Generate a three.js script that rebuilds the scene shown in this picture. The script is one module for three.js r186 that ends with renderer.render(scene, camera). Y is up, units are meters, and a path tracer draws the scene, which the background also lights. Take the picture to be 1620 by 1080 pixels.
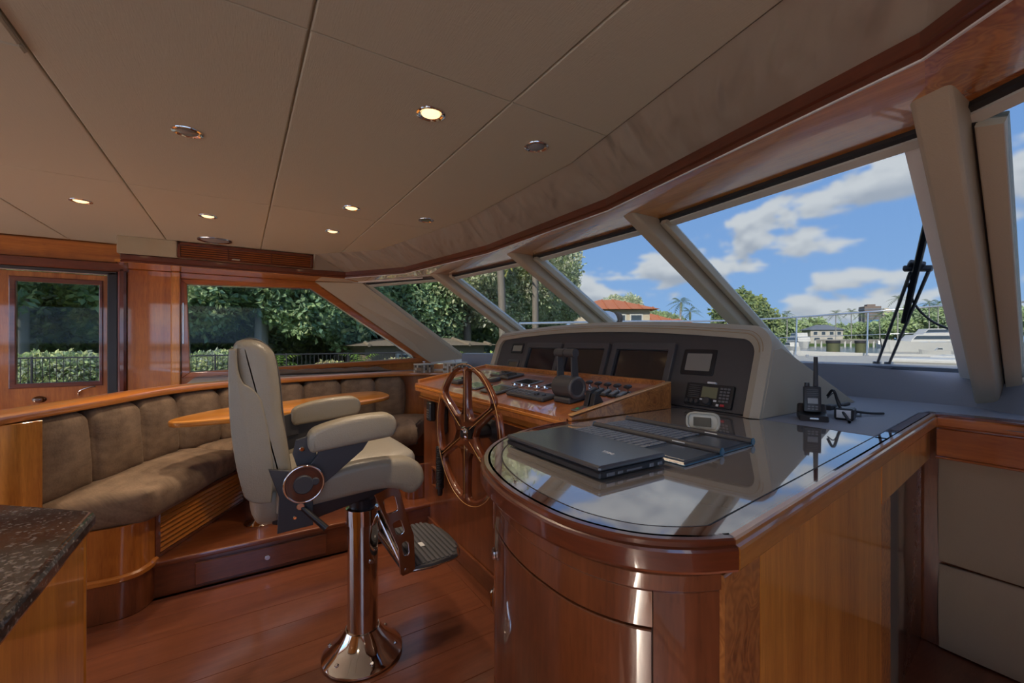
import * as THREE from 'three';
import { mergeGeometries, mergeVertices, toCreasedNormals } from 'three/addons/utils/BufferGeometryUtils.js';
import { FontLoader } from 'three/addons/loaders/FontLoader.js';
import { TextGeometry } from 'three/addons/geometries/TextGeometry.js';
import { ImprovedNoise } from 'three/addons/math/ImprovedNoise.js';

// ---------- camera, sky, sun, exposure ----------
const scene = new THREE.Scene();
const camera = new THREE.PerspectiveCamera(77.32, 1.5, 0.05, 3000);
const YAW = THREE.MathUtils.degToRad(32.5);            // the lens looks 32.5 degrees forward of the port beam; bow is +x, port is -z
camera.position.set(0, 1.3, 0);
camera.lookAt(Math.sin(YAW), 1.3, -Math.cos(YAW));
const renderer = new THREE.WebGLRenderer();
renderer.toneMapping = THREE.LinearToneMapping;
renderer.toneMappingExposure = 1.95;
renderer.shadowMap.enabled = true;

const SUN_DIR = new THREE.Vector3(-0.70, 0.50, 0.47).normalize();
const sun = new THREE.DirectionalLight(0xfff0dc, 8.0);
sun.position.copy(SUN_DIR).multiplyScalar(60);
sun.castShadow = true;
Object.assign(sun.shadow.camera, { left: -60, right: 60, top: 60, bottom: -60, near: 1, far: 200 });
sun.shadow.mapSize.set(2048, 2048);
scene.add(sun, sun.target);

function rng(seed) { let a = seed >>> 0; return () => { a = (a + 0x6d2b79f5) | 0; let t = Math.imul(a ^ (a >>> 15), 1 | a); t = (t + Math.imul(t ^ (t >>> 7), 61 | t)) ^ t; return ((t ^ (t >>> 14)) >>> 0) / 4294967296; }; }
const smooth = (a, b, x) => { const t = Math.min(1, Math.max(0, (x - a) / (b - a))); return t * t * (3 - 2 * t); };
const lerp = (a, b, t) => a + (b - a) * t;
const clamp = (x, a = 0, b = 1) => Math.min(b, Math.max(a, x));
const perlin = new ImprovedNoise();
const fbm3 = (x, y, z, oct) => { let s = 0, a = 0.5; for (let i = 0; i < oct; i++) { s += a * perlin.noise(x, y, z); x = x * 2.03 + 11.3; y = y * 2.03 + 5.7; z = z * 2.03 + 3.1; a *= 0.55; } return s; };

{ // blue sky with broken cumulus, the same all the way round
  const W = 1536, H = 768, data = new Float32Array(W * H * 4);
  const density = (x, y, z) => { const wx = fbm3(x * 5 + 40, y * 9, z * 5, 2) * 0.10; return 1.15 * fbm3((x + wx) * 4.4 + 7.6, y * 10 + 3.0, (z + wx) * 4.4 + 1.4, 7) + 0.12 * fbm3(x * 1.3 + 2, y * 2.5, z * 1.3, 2); };
  for (let r = 0; r < H; r++) {
    const el = ((r + 0.5) / H - 0.5) * Math.PI, y = Math.sin(el), c = Math.cos(el);
    for (let q = 0; q < W; q++) {
      const az = ((q + 0.5) / W - 0.5) * 2 * Math.PI, x = Math.cos(az) * c, z = Math.sin(az) * c, o = (r * W + q) * 4;
      const up = clamp(y), g = Math.pow(1 - up, 3.2);
      let R = lerp(0.24, 0.52, g), G = lerp(0.50, 0.82, g), B = lerp(1.08, 1.26, g);
      if (y > 0) {
        const d = density(x, y, z), a = smooth(-0.045, 0.075, d) * smooth(0, 0.05, y);
        if (a > 0) {
          const lit = clamp(0.68 + (d - density(x, y + 0.022, z)) * 2.8 + (0.10 - d) * 1.2, 0.26, 1);
          const cr = lerp(0.50, 1.12, lit), cg = lerp(0.55, 1.10, lit), cb = lerp(0.66, 1.10, lit);
          R = lerp(R, cr, a * 0.94); G = lerp(G, cg, a * 0.94); B = lerp(B, cb, a * 0.94);
        }
      }
      data[o] = R; data[o + 1] = G; data[o + 2] = B; data[o + 3] = 1;
    }
  }
  const t = new THREE.DataTexture(data, W, H, THREE.RGBAFormat, THREE.FloatType);
  t.mapping = THREE.EquirectangularReflectionMapping; t.magFilter = t.minFilter = THREE.LinearFilter; t.needsUpdate = true;
  scene.background = t; scene.backgroundIntensity = 1.3;
}

// ---------- naming ----------
const taken = new Map();
function numbered(name) { const n = taken.get(name) ?? 0; taken.set(name, n + 1); return n ? name + '_' + String(n).padStart(3, '0') : name; }
function tag(o, label, category, group, kind) { o.userData = { label, category }; if (group) o.userData.group = group; if (kind) o.userData.kind = kind; return o; }
function thing(name, label, category, pos = [0, 0, 0], turn = 0, group, kind) {
  const g = new THREE.Group(); g.name = numbered(name); g.position.set(...pos); g.rotation.y = turn; scene.add(g);
  return tag(g, label, category, group, kind);
}
function part(parent, name, geos, material, kind) {
  const list = Array.isArray(geos) ? geos : [geos];
  const m = new THREE.Mesh(list.length > 1 ? join(list) : list[0], material);
  m.name = name; m.castShadow = m.receiveShadow = true; parent.add(m);
  if (kind) m.userData.kind = kind;
  return m;
}
function single(name, label, category, geos, material, group, kind) {
  const m = part(scene, numbered(name), geos, material); return tag(m, label, category, group, kind);
}
function join(list) {
  const flat = list.map((g) => { let h = g.index ? g.toNonIndexed() : g; if (!h.attributes.uv) setUV(h); const k = new THREE.BufferGeometry(); for (const n of ['position', 'normal', 'uv']) k.setAttribute(n, h.attributes[n]); return k; });
  return mergeGeometries(flat);
}

// ---------- geometry ----------
// uv in metres by the face's main direction; u runs along the grain axis where the face holds it
function setUV(g, grain = 'x', ox = 0, oy = 0) {
  if (g.index) g = g.toNonIndexed();
  const p = g.attributes.position, n = g.attributes.normal, uv = new Float32Array(p.count * 2), gi = 'xyz'.indexOf(grain);
  for (let i = 0; i < p.count; i += 3) {
    const nn = [0, 1, 2].map((k) => Math.abs(n.getComponent(i, k) + n.getComponent(i + 1, k) + n.getComponent(i + 2, k)));
    let a = nn.indexOf(Math.max(...nn)), rest = [0, 1, 2].filter((k) => k !== a);
    const u = rest.includes(gi) ? gi : rest[0], v = rest.find((k) => k !== u);
    for (let j = i; j < i + 3; j++) { uv[j * 2] = p.getComponent(j, u) + ox; uv[j * 2 + 1] = p.getComponent(j, v) + p.getComponent(j, a) * 0.37 + oy; }
  }
  g.setAttribute('uv', new THREE.BufferAttribute(uv, 2));
  return g;
}
// box with chamfered edges, flat shaded, 44 triangles
function cbox(w, h, d, c = 0.004) {
  const X = w / 2, Y = h / 2, Z = d / 2; c = Math.min(c, X * 0.9, Y * 0.9, Z * 0.9);
  const pos = [], V = (x, y, z) => [x, y, z];
  const quad = (a, b, e, f) => { pos.push(...a, ...b, ...e, ...a, ...e, ...f); };
  const tri = (a, b, e) => pos.push(...a, ...b, ...e);
  for (const s of [1, -1]) {
    const q = (arr) => (s > 0 ? quad(...arr) : quad(arr[3], arr[2], arr[1], arr[0]));
    q([V(s * X, -Y + c, Z - c), V(s * X, -Y + c, -Z + c), V(s * X, Y - c, -Z + c), V(s * X, Y - c, Z - c)]);
    q([V(-X + c, s * Y, Z - c), V(X - c, s * Y, Z - c), V(X - c, s * Y, -Z + c), V(-X + c, s * Y, -Z + c)]);
    q([V(-X + c, -Y + c, s * Z), V(X - c, -Y + c, s * Z), V(X - c, Y - c, s * Z), V(-X + c, Y - c, s * Z)]);
    for (const t of [1, -1]) {
      const e1 = [V(s * X, t * (Y - c), Z - c), V(s * X, t * (Y - c), -Z + c), V(s * (X - c), t * Y, -Z + c), V(s * (X - c), t * Y, Z - c)];
      s * t > 0 ? quad(...e1) : quad(...e1.reverse());
      const e2 = [V(s * X, -Y + c, t * (Z - c)), V(s * X, Y - c, t * (Z - c)), V(s * (X - c), Y - c, t * Z), V(s * (X - c), -Y + c, t * Z)];
      s * t > 0 ? quad(...e2) : quad(...e2.reverse());
      const e3 = [V(-X + c, s * Y, t * (Z - c)), V(-X + c, s * (Y - c), t * Z), V(X - c, s * (Y - c), t * Z), V(X - c, s * Y, t * (Z - c))];
      s * t > 0 ? quad(...e3) : quad(...e3.reverse());
      for (const r of [1, -1]) {
        const k = [V(s * X, t * (Y - c), r * (Z - c)), V(s * (X - c), t * Y, r * (Z - c)), V(s * (X - c), t * (Y - c), r * Z)];
        s * t * r > 0 ? tri(...k) : tri(k[2], k[1], k[0]);
      }
    }
  }
  const g = new THREE.BufferGeometry(); g.setAttribute('position', new THREE.Float32BufferAttribute(pos, 3)); g.computeVertexNormals(); return g;
}
function place(g, x = 0, y = 0, z = 0, rx = 0, ry = 0, rz = 0) {
  const m = new THREE.Matrix4().makeRotationFromEuler(new THREE.Euler(rx, ry, rz)); m.setPosition(x, y, z); g.applyMatrix4(m); return g;
}
// box between two corners, uv laid in metres along the grain
function bx(x0, x1, y0, y1, z0, z1, grain = 'x', c = 0.004) { return setUV(place(cbox(Math.abs(x1 - x0), Math.abs(y1 - y0), Math.abs(z1 - z0), c), (x0 + x1) / 2, (y0 + y1) / 2, (z0 + z1) / 2), grain); }
function cyl(r0, r1, h, x, y, z, seg = 24, rx = 0, ry = 0, rz = 0) { return place(new THREE.CylinderGeometry(r0, r1, h, seg), x, y, z, rx, ry, rz).toNonIndexed(); }
function tube(pts, r, seg = 24, rad = 8, closed = false) {
  const c = new THREE.CatmullRomCurve3(pts.map((p) => new THREE.Vector3(...p)), closed, 'centripetal'); return new THREE.TubeGeometry(c, seg, r, rad, closed).toNonIndexed();
}
function rod(a, b, r, rad = 8, r2 = r) {
  const A = new THREE.Vector3(...a), B = new THREE.Vector3(...b), L = A.distanceTo(B), g = new THREE.CylinderGeometry(r2, r, L, rad);
  g.translate(0, L / 2, 0); g.applyQuaternion(new THREE.Quaternion().setFromUnitVectors(new THREE.Vector3(0, 1, 0), B.clone().sub(A).normalize())); g.translate(...a); return g.toNonIndexed();
}
function lathe(pts, seg = 32, x = 0, y = 0, z = 0) { return toCreasedNormals(new THREE.LatheGeometry(pts.map((p) => new THREE.Vector2(...p)), seg).translate(x, y, z), 0.6); }
function disc(r, h, x, y, z, rx = 0, ry = 0, rz = 0, b = 0.002, seg = 28) { const g = lathe([[0, -h / 2], [r - b, -h / 2], [r, -h / 2 + b], [r, h / 2 - b], [r - b, h / 2], [0, h / 2]], seg); return place(g, x, y, z, rx, ry, rz); }
// flat plan polygon [[x, z] ...] made y0..y1 thick
function slab(poly, y0, y1, bevel = 0.003, grain = 'x', holes = []) {
  const s = new THREE.Shape(poly.map(([x, z]) => new THREE.Vector2(x, -z)));
  for (const h of holes) s.holes.push(new THREE.Path(h.map(([x, z]) => new THREE.Vector2(x, -z))));
  const b = Math.min(bevel, (y1 - y0) / 2.2);
  const g = new THREE.ExtrudeGeometry(s, { depth: y1 - y0 - 2 * b, bevelEnabled: b > 0, bevelThickness: b, bevelSize: b, bevelOffset: -b, bevelSegments: 2 });
  g.rotateX(-Math.PI / 2); g.translate(0, y0 + b, 0); return setUV(toCreasedNormals(g, 0.3), grain);
}
// outline in a vertical plane: pts [[a, b]] in x/y, thick along z, centred; then turned and moved
function plate(pts, t, bevel = 0.002, holes = [], seg = 2) {
  const s = Array.isArray(pts) ? new THREE.Shape(pts.map(([x, y]) => new THREE.Vector2(x, y))) : pts;
  for (const h of holes) s.holes.push(Array.isArray(h) ? new THREE.Path(h.map(([x, y]) => new THREE.Vector2(x, y))) : h);
  const g = new THREE.ExtrudeGeometry(s, { depth: t - 2 * bevel, bevelEnabled: bevel > 0, bevelThickness: bevel, bevelSize: bevel, bevelOffset: -bevel, bevelSegments: seg, curveSegments: 16 });
  g.translate(0, 0, -t / 2 + bevel); return toCreasedNormals(g, seg < 4 ? 0.3 : 0.5);
}
function roundRect(w, h, r, x = 0, y = 0) {
  const s = new THREE.Shape(), X = w / 2, Y = h / 2;
  s.moveTo(x - X + r, y - Y); s.lineTo(x + X - r, y - Y); s.quadraticCurveTo(x + X, y - Y, x + X, y - Y + r); s.lineTo(x + X, y + Y - r); s.quadraticCurveTo(x + X, y + Y, x + X - r, y + Y);
  s.lineTo(x - X + r, y + Y); s.quadraticCurveTo(x - X, y + Y, x - X, y + Y - r); s.lineTo(x - X, y - Y + r); s.quadraticCurveTo(x - X, y - Y, x - X + r, y - Y); return s;
}
// plan paths: dense [x, z] points with lengths; n points to the left of travel turned (-tz, tx)
function planPath(pts, curved = true, closed = false) {
  let dense = pts;
  if (curved) dense = new THREE.CatmullRomCurve3(pts.map(([x, z]) => new THREE.Vector3(x, 0, z)), closed, 'centripetal').getPoints(pts.length * 14).map((v) => [v.x, v.z]);
  const len = [0]; for (let i = 1; i < dense.length; i++) len.push(len[i - 1] + Math.hypot(dense[i][0] - dense[i - 1][0], dense[i][1] - dense[i - 1][1]));
  const L = len[len.length - 1];
  const at = (s) => {
    const q = clamp(s, 0, L); let i = 1; while (i < len.length - 1 && len[i] < q) i++;
    const k = (q - len[i - 1]) / (len[i] - len[i - 1] || 1), a = dense[i - 1], b = dense[i];
    let tx = b[0] - a[0], tz = b[1] - a[1];
    const c0 = dense[Math.max(0, i - 2)], c1 = dense[Math.min(dense.length - 1, i + 1)];
    if (curved) { tx = c1[0] - c0[0]; tz = c1[1] - c0[1]; }
    const m = Math.hypot(tx, tz); tx /= m; tz /= m; const over = s - q;
    return { x: lerp(a[0], b[0], k) + tx * over, z: lerp(a[1], b[1], k) + tz * over, tx, tz, nx: -tz, nz: tx };
  };
  return { L, at, dense, len };
}
// sweep a closed profile [[o, y] ...] (o towards the path's n side) along part of a plan path
function sweep(path, s0, s1, prof, steps = 24, crease = 0.5, taper) {
  const pos = [], uv = [], n = prof.length, ring = (s, t) => { const p = path.at(s); return prof.map(([o, y]) => { const k = taper ? taper(t, o, y) : [o, y]; return [p.x + p.nx * k[0], k[1], p.z + p.nz * k[0]]; }); };
  let per = [0]; for (let i = 0; i < n; i++) { const a = prof[i], b = prof[(i + 1) % n]; per.push(per[i] + Math.hypot(a[0] - b[0], a[1] - b[1])); }
  let prev = ring(s0, 0), ps = s0;
  for (let k = 1; k <= steps; k++) {
    const s = lerp(s0, s1, k / steps), cur = ring(s, k / steps);
    for (let i = 0; i < n; i++) {
      const j = (i + 1) % n, a = prev[i], b = prev[j], c = cur[j], d = cur[i];
      pos.push(...a, ...b, ...c, ...a, ...c, ...d); uv.push(ps, per[i], ps, per[i + 1], s, per[i + 1], ps, per[i], s, per[i + 1], s, per[i]);
    }
    prev = cur; ps = s;
  }
  const tris = THREE.ShapeUtils.triangulateShape(prof.map(([o, y]) => new THREE.Vector2(o, y)), []);
  const A = ring(s0, 0), B = ring(s1, 1);
  for (const [a, b, c] of tris) { pos.push(...A[a], ...A[c], ...A[b], ...B[a], ...B[b], ...B[c]); for (const q of [a, c, b, a, b, c]) uv.push(prof[q][0], prof[q][1]); }
  let g = new THREE.BufferGeometry(); g.setAttribute('position', new THREE.Float32BufferAttribute(pos, 3)); g.setAttribute('uv', new THREE.Float32BufferAttribute(uv, 2));
  let area = 0; for (let i = 0; i < n; i++) { const a = prof[i], b = prof[(i + 1) % n]; area += a[0] * b[1] - b[0] * a[1]; }
  g.computeVertexNormals(); g = toCreasedNormals(g, crease);
  return g;
}
const swapUV = (g) => { const u = g.attributes.uv; for (let i = 0; i < u.count; i++) { const a = u.getX(i); u.setXY(i, u.getY(i), a); } return g; };
const ringProf = (o0, o1, y0, y1, b = 0.004) => [[o0 + b, y0], [o1 - b, y0], [o1, y0 + b], [o1, y1 - b], [o1 - b, y1], [o0 + b, y1], [o0, y1 - b], [o0, y0 + b]];
// upholstered block: rounded box with swollen faces; map(x, y, z) may bend it
function pillow(w, h, d, r, puff = 0.012, n = [10, 6, 6], map) {
  let g = new THREE.BoxGeometry(w, h, d, ...n); g.deleteAttribute('normal'); g.deleteAttribute('uv'); g = mergeVertices(g, 1e-5);
  const p = g.attributes.position, H = [w / 2, h / 2, d / 2], v = [0, 0, 0], base = [];
  for (let i = 0; i < p.count; i++) {
    for (let k = 0; k < 3; k++) { let t = p.getComponent(i, k) / H[k]; t = Math.sign(t) * (1 - Math.pow(Math.max(0, 1 - Math.abs(t)), 1.5)); v[k] = t * H[k]; }
    const q = v.map((c, k) => clamp(c, -(H[k] - r), H[k] - r)), e = v.map((c, k) => c - q[k]), m = Math.hypot(...e) || 1;
    const u = v.map((c, k) => c / H[k]);
    for (let k = 0; k < 3; k++) { const a = (k + 1) % 3, b = (k + 2) % 3; v[k] = q[k] + (e[k] / m) * r + (Math.abs(u[k]) > 0.99 ? Math.sign(u[k]) * puff * (1 - u[a] ** 2) * (1 - u[b] ** 2) : 0); }
    base.push(v[0], v[1], v[2]);
    const o = map ? map(v[0], v[1], v[2]) : v; p.setXYZ(i, o[0], o[1], o[2]);
  }
  g.computeVertexNormals(); 
  const uv = new Float32Array(p.count * 2); for (let i = 0; i < p.count; i++) { uv[i * 2] = base[i * 3] + base[i * 3 + 2] * 0.8; uv[i * 2 + 1] = base[i * 3 + 1] + base[i * 3 + 2] * 0.7; }
  g.setAttribute('uv', new THREE.BufferAttribute(uv, 2));
  return g;
}

// ---------- textures ----------
function tileNoise(seed) {
  const r = rng(seed), T = new Float32Array(65536); for (let i = 0; i < 65536; i++) T[i] = r();
  return (x, y, px, py) => {
    const x0 = Math.floor(x), y0 = Math.floor(y), fx = x - x0, fy = y - y0, sx = fx * fx * (3 - 2 * fx), sy = fy * fy * (3 - 2 * fy);
    const h = (i, j) => T[(((((i % px) + px) % px) * 131 + (((j % py) + py) % py) * 7919) & 65535)];
    return lerp(lerp(h(x0, y0), h(x0 + 1, y0), sx), lerp(h(x0, y0 + 1), h(x0 + 1, y0 + 1), sx), sy);
  };
}
function tex(W, H, mw, mh, f, srgb = true) {
  const data = new Uint8Array(W * H * 4);
  for (let y = 0, o = 0; y < H; y++) for (let x = 0; x < W; x++, o += 4) { const c = f(x / W, y / H); for (let k = 0; k < 3; k++) { let v = c.length ? c[k] : c; if (srgb) v = v <= 0.0031308 ? v * 12.92 : 1.055 * Math.pow(v, 1 / 2.4) - 0.055; data[o + k] = clamp(v) * 255; } data[o + 3] = 255; }
  const t = new THREE.DataTexture(data, W, H); t.wrapS = t.wrapT = THREE.RepeatWrapping; t.magFilter = t.minFilter = THREE.LinearFilter; t.repeat.set(1 / mw, 1 / mh); if (srgb) t.colorSpace = THREE.SRGBColorSpace; t.needsUpdate = true; return t;
}
const mix3 = (a, b, t) => [lerp(a[0], b[0], t), lerp(a[1], b[1], t), lerp(a[2], b[2], t)];
function woodTex(seed, dark, light, bands = 9, contrast = 1) {
  const n = tileNoise(seed), m = tileNoise(seed + 5);
  return tex(1024, 512, 1.3, 0.75, (u, v) => {
    const wob = (n(u * 4, v * 6, 4, 6) - 0.5) * 0.02, w = v + wob;
    const band = m(u * 2, w * bands * 2, 2, bands * 2) * 0.6 + m(u * 3, w * bands * 6, 3, bands * 6) * 0.4;
    const fine = n(u * 26, w * 150, 26, 150) * 0.6 + n(u * 60, w * 256, 60, 256) * 0.4;
    const pore = n(u * 50, w * 240, 50, 240) > 0.86 ? 0.25 : 0;
    const figure = n(u * 40 + v * 3, v * 5, 40, 5) - 0.5;
    return mix3(dark, light, clamp(0.5 + contrast * ((band - 0.5) * 0.85 + (fine - 0.5) * 0.42 + figure * 0.10) - pore * 0.5 * contrast));
  });
}
const T = {};
T.teak = woodTex(11, [0.32, 0.100, 0.012], [0.70, 0.295, 0.052]);
T.mahogany = woodTex(23, [0.090, 0.024, 0.008], [0.245, 0.072, 0.023], 7, 1.0);
T.deck = woodTex(37, [0.095, 0.026, 0.011], [0.225, 0.070, 0.031], 6, 0.9);
function burlTex(seed, dark, light) {
  const n = tileNoise(seed), f = (x, y, p) => n(x * p, y * p, p, p) * 0.5 + n(x * p * 2, y * p * 2, p * 2, p * 2) * 0.3 + n(x * p * 4, y * p * 4, p * 4, p * 4) * 0.2;
  return tex(512, 512, 0.5, 0.5, (u, v) => {
    const a = f(u, v, 3), b = f(u + 0.37, v + 0.11, 3), w = f(u + a * 0.5, v + b * 0.5, 6), s = 0.5 + 0.5 * Math.sin((w * 9 + a * 5) * 6.2832), e = n(u * 64, v * 64, 64, 64);
    return mix3(dark, light, clamp(0.12 + w * 0.75 + (s - 0.5) * 0.3 + (e - 0.5) * 0.25));
  });
}
T.burl = burlTex(51, [0.20, 0.055, 0.012], [0.66, 0.26, 0.065]);
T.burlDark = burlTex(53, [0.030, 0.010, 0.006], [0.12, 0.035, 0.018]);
{ const n = tileNoise(61); T.granite = tex(512, 512, 0.35, 0.35, (u, v) => {
  const a = n(u * 90, v * 90, 90, 90), b = n(u * 44, v * 44, 44, 44), c = n(u * 160, v * 160, 160, 160), k = n(u * 12, v * 12, 12, 12);
  let g = 0.025 + 0.03 * k; const s = a * 0.5 + b * 0.5; if (s > 0.55) g += (s - 0.55) * 0.55; if (c > 0.82) g += 0.07; if (c < 0.2) g *= 0.5; return [g * 1.16, g * 1.02, g * 0.9]; }); }
{ const n = tileNoise(71); T.weave = tex(256, 256, 0.14, 0.14, (u, v) => { const a = n(u * 64, v * 8, 64, 8), b = n(u * 8, v * 64, 8, 64); return 0.3 + 0.25 * a + 0.25 * b; }, false); }
{ const n = tileNoise(73); T.leather = tex(512, 512, 0.16, 0.16, (u, v) => { const a = n(u * 70, v * 70, 70, 70), b = n(u * 34, v * 34, 34, 34), c = n(u * 7, v * 7, 7, 7); return clamp(0.55 + (Math.abs(a - 0.5) + Math.abs(b - 0.5)) * 0.6 - 0.3 + (c - 0.5) * 0.4); }, false); }
{ const n = tileNoise(79); T.folds = tex(512, 512, 1.1, 1.1, (u, v) => { const w = (n(u * 5, v * 5, 5, 5) - 0.5) * 0.5; const a = n((u + w * 0.35) * 11, v * 3, 11, 3), b = n((u + w * 0.2) * 24, v * 5, 24, 5); return clamp(0.5 + (a - 0.5) * 0.75 + (b - 0.5) * 0.4); }, false); }
{ const n = tileNoise(83); T.suede = tex(512, 512, 0.7, 0.7, (u, v) => { const a = n(u * 6, v * 6, 6, 6), b = n(u * 17, v * 23, 17, 23), c = n(u * 160, v * 160, 160, 160), d = n(u * 9, v * 60, 9, 60); const t = clamp(0.5 + (a - 0.5) * 0.5 + (b - 0.5) * 0.4 + (c - 0.5) * 0.35 + (d - 0.5) * 0.25); return mix3([0.115, 0.073, 0.044], [0.27, 0.182, 0.115], t); }); }
{ const n = tileNoise(89); T.smudge = tex(512, 512, 0.6, 0.6, (u, v) => { const a = n(u * 7, v * 7, 7, 7) * 0.6 + n(u * 22, v * 22, 22, 22) * 0.4, b = n(u * 190, v * 30, 190, 30); return clamp(0.30 + (a - 0.5) * 0.5 + (b - 0.5) * 0.18); }, false); }
{ const n = tileNoise(97); T.tile = tex(256, 256, 1, 1, (u, v) => { const a = n(u * 9, v * 9, 9, 9), b = n(u * 60, v * 60, 60, 60); return 0.55 + 0.35 * a + 0.2 * (b - 0.5); }); }

const M = {};
function mat(o) { return new THREE.MeshPhysicalMaterial(o); }
const lac = (map, color = 0xffffff, more = {}) => mat({ map, color, roughness: 0.34, clearcoat: 1, clearcoatRoughness: 0.045, ...more });
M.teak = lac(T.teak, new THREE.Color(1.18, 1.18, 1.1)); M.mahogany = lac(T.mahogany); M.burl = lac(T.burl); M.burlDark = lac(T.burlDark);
M.teakDeep = lac(T.teak, new THREE.Color(0.80, 0.66, 0.56));
M.redwood = lac(T.mahogany, new THREE.Color(0.80, 0.55, 0.55));
M.floor = mat({ map: T.deck, roughness: 0.30, clearcoat: 0.7, clearcoatRoughness: 0.13 });
M.ceiling = mat({ color: new THREE.Color(0.555, 0.56, 0.465), roughness: 0.75, bumpMap: T.weave, bumpScale: 0.0008 });
M.valance = mat({ color: new THREE.Color(0.31, 0.27, 0.225), roughness: 0.42, bumpMap: T.folds, bumpScale: 0.03 });
M.pillar = mat({ color: new THREE.Color(0.47, 0.405, 0.30), roughness: 0.5, bumpMap: T.leather, bumpScale: 0.0006 });
M.leather = mat({ color: new THREE.Color(0.325, 0.278, 0.20), roughness: 0.36, bumpMap: T.leather, bumpScale: 0.0008 });
M.suede = mat({ map: T.suede, roughness: 0.85, sheen: 0.5, sheenColor: new THREE.Color(0.5, 0.4, 0.28), sheenRoughness: 0.5 });
M.counter = mat({ color: new THREE.Color(0.25, 0.225, 0.20), roughness: 0.05, ior: 2.33, clearcoat: 1, clearcoatRoughness: 0.02, roughnessMap: T.smudge });
M.counter.roughness = 0.16;
M.counterEdge = mat({ map: T.mahogany, color: new THREE.Color(0.55, 0.5, 0.5), roughness: 0.05, ior: 2.0, clearcoat: 1, clearcoatRoughness: 0.03 });
M.dash = mat({ color: new THREE.Color(0.235, 0.24, 0.275), roughness: 0.55, bumpMap: T.leather, bumpScale: 0.0005 });
M.black = mat({ color: new THREE.Color(0.018, 0.018, 0.02), roughness: 0.38 });
M.blackSoft = mat({ color: new THREE.Color(0.048, 0.047, 0.05), roughness: 0.55 });
M.podFace = mat({ color: new THREE.Color(0.075, 0.068, 0.066), roughness: 0.5, bumpMap: T.leather, bumpScale: 0.0003 });
M.frame = mat({ color: new THREE.Color(0.085, 0.083, 0.085), roughness: 0.3 });
M.screen = mat({ color: new THREE.Color(0.014, 0.015, 0.02), roughness: 0.12, clearcoat: 0.5, clearcoatRoughness: 0.1 });
M.lcd = mat({ color: new THREE.Color(0.30, 0.29, 0.235), roughness: 0.25 });
M.lcdDark = mat({ color: new THREE.Color(0.13, 0.115, 0.085), roughness: 0.25 });
M.chrome = mat({ color: new THREE.Color(0.78, 0.77, 0.75), metalness: 1, roughness: 0.06 });
M.steel = mat({ color: new THREE.Color(0.6, 0.6, 0.6), metalness: 1, roughness: 0.22 });
M.bronze = mat({ color: new THREE.Color(0.20, 0.15, 0.12), metalness: 1, roughness: 0.25 });
M.white = mat({ color: new THREE.Color(0.78, 0.77, 0.74), roughness: 0.4 });
M.seal = mat({ color: new THREE.Color(0.018, 0.017, 0.017), roughness: 0.6 });
M.granite = mat({ map: T.granite, roughness: 0.07, ior: 1.8 });
M.panelFabric = mat({ color: new THREE.Color(0.36, 0.285, 0.195), roughness: 0.75, bumpMap: T.weave, bumpScale: 0.001 });
M.inlay = mat({ color: new THREE.Color(0.62, 0.33, 0.12), roughness: 0.3, clearcoat: 1, clearcoatRoughness: 0.05 });
M.label = mat({ color: new THREE.Color(0.75, 0.75, 0.75), roughness: 0.4 });
M.blueGrey = mat({ color: new THREE.Color(0.055, 0.075, 0.10), roughness: 0.28, clearcoat: 0.4, clearcoatRoughness: 0.2 });
M.glass = mat({ color: new THREE.Color(0.455, 0.475, 0.485), roughness: 0, specularIntensity: 0.16, transmission: 1, thickness: 0, ior: 1.5 });
M.clear = mat({ color: new THREE.Color(0.97, 0.97, 0.97), roughness: 0, transmission: 1, thickness: 0, ior: 1.5 });
M.soffit = lac(T.teak, new THREE.Color(1.25, 1.3, 1.3), { roughness: 0.2, ior: 1.7, clearcoatRoughness: 0.02 });
M.soffitBurl = lac(T.burl, new THREE.Color(1.25, 1.3, 1.2), { roughness: 0.2, ior: 1.7, clearcoatRoughness: 0.02 });
M.headFrame = mat({ color: new THREE.Color(0.55, 0.54, 0.48), roughness: 0.35 });
M.teakPanel = lac(T.teak, new THREE.Color(0.88, 0.74, 0.62));
M.redTeak = lac(T.teak, new THREE.Color(0.82, 0.58, 0.44));
M.capWood = lac(T.teak, new THREE.Color(0.95, 0.82, 0.72), { ior: 1.8, clearcoatRoughness: 0.03 });
M.shelf = mat({ color: new THREE.Color(0.34, 0.33, 0.33), roughness: 0.25 });
M.leatherLight = mat({ color: new THREE.Color(0.37, 0.33, 0.265), roughness: 0.34, bumpMap: T.leather, bumpScale: 0.0008 });
M.pipe = mat({ color: new THREE.Color(0.12, 0.10, 0.08), roughness: 0.5 });
M.chromeDark = mat({ color: new THREE.Color(0.62, 0.58, 0.54), metalness: 1, roughness: 0.07 });
M.burlHub = lac(T.mahogany, new THREE.Color(0.5, 0.4, 0.4));
M.rubber = mat({ color: new THREE.Color(0.09, 0.09, 0.10), roughness: 0.5 });
M.dashBurl = lac(T.burl, new THREE.Color(0.85, 0.72, 0.62), { ior: 1.8, clearcoatRoughness: 0.02 });
M.wheelWood = lac(T.mahogany, new THREE.Color(0.85, 0.72, 0.62), { clearcoatRoughness: 0.06 });
M.steelDark = mat({ color: new THREE.Color(0.22, 0.22, 0.23), metalness: 0.6, roughness: 0.3 });
M.screenGlass = mat({ color: new THREE.Color(0.03, 0.035, 0.04), roughness: 0.06, ior: 1.7 });
M.lcdBeige = mat({ color: new THREE.Color(0.27, 0.25, 0.22), roughness: 0.3 });
M.lcdGreen = mat({ color: new THREE.Color(0.19, 0.19, 0.11), roughness: 0.3 });
M.keyGrey = mat({ color: new THREE.Color(0.16, 0.16, 0.165), roughness: 0.45 });
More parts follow.
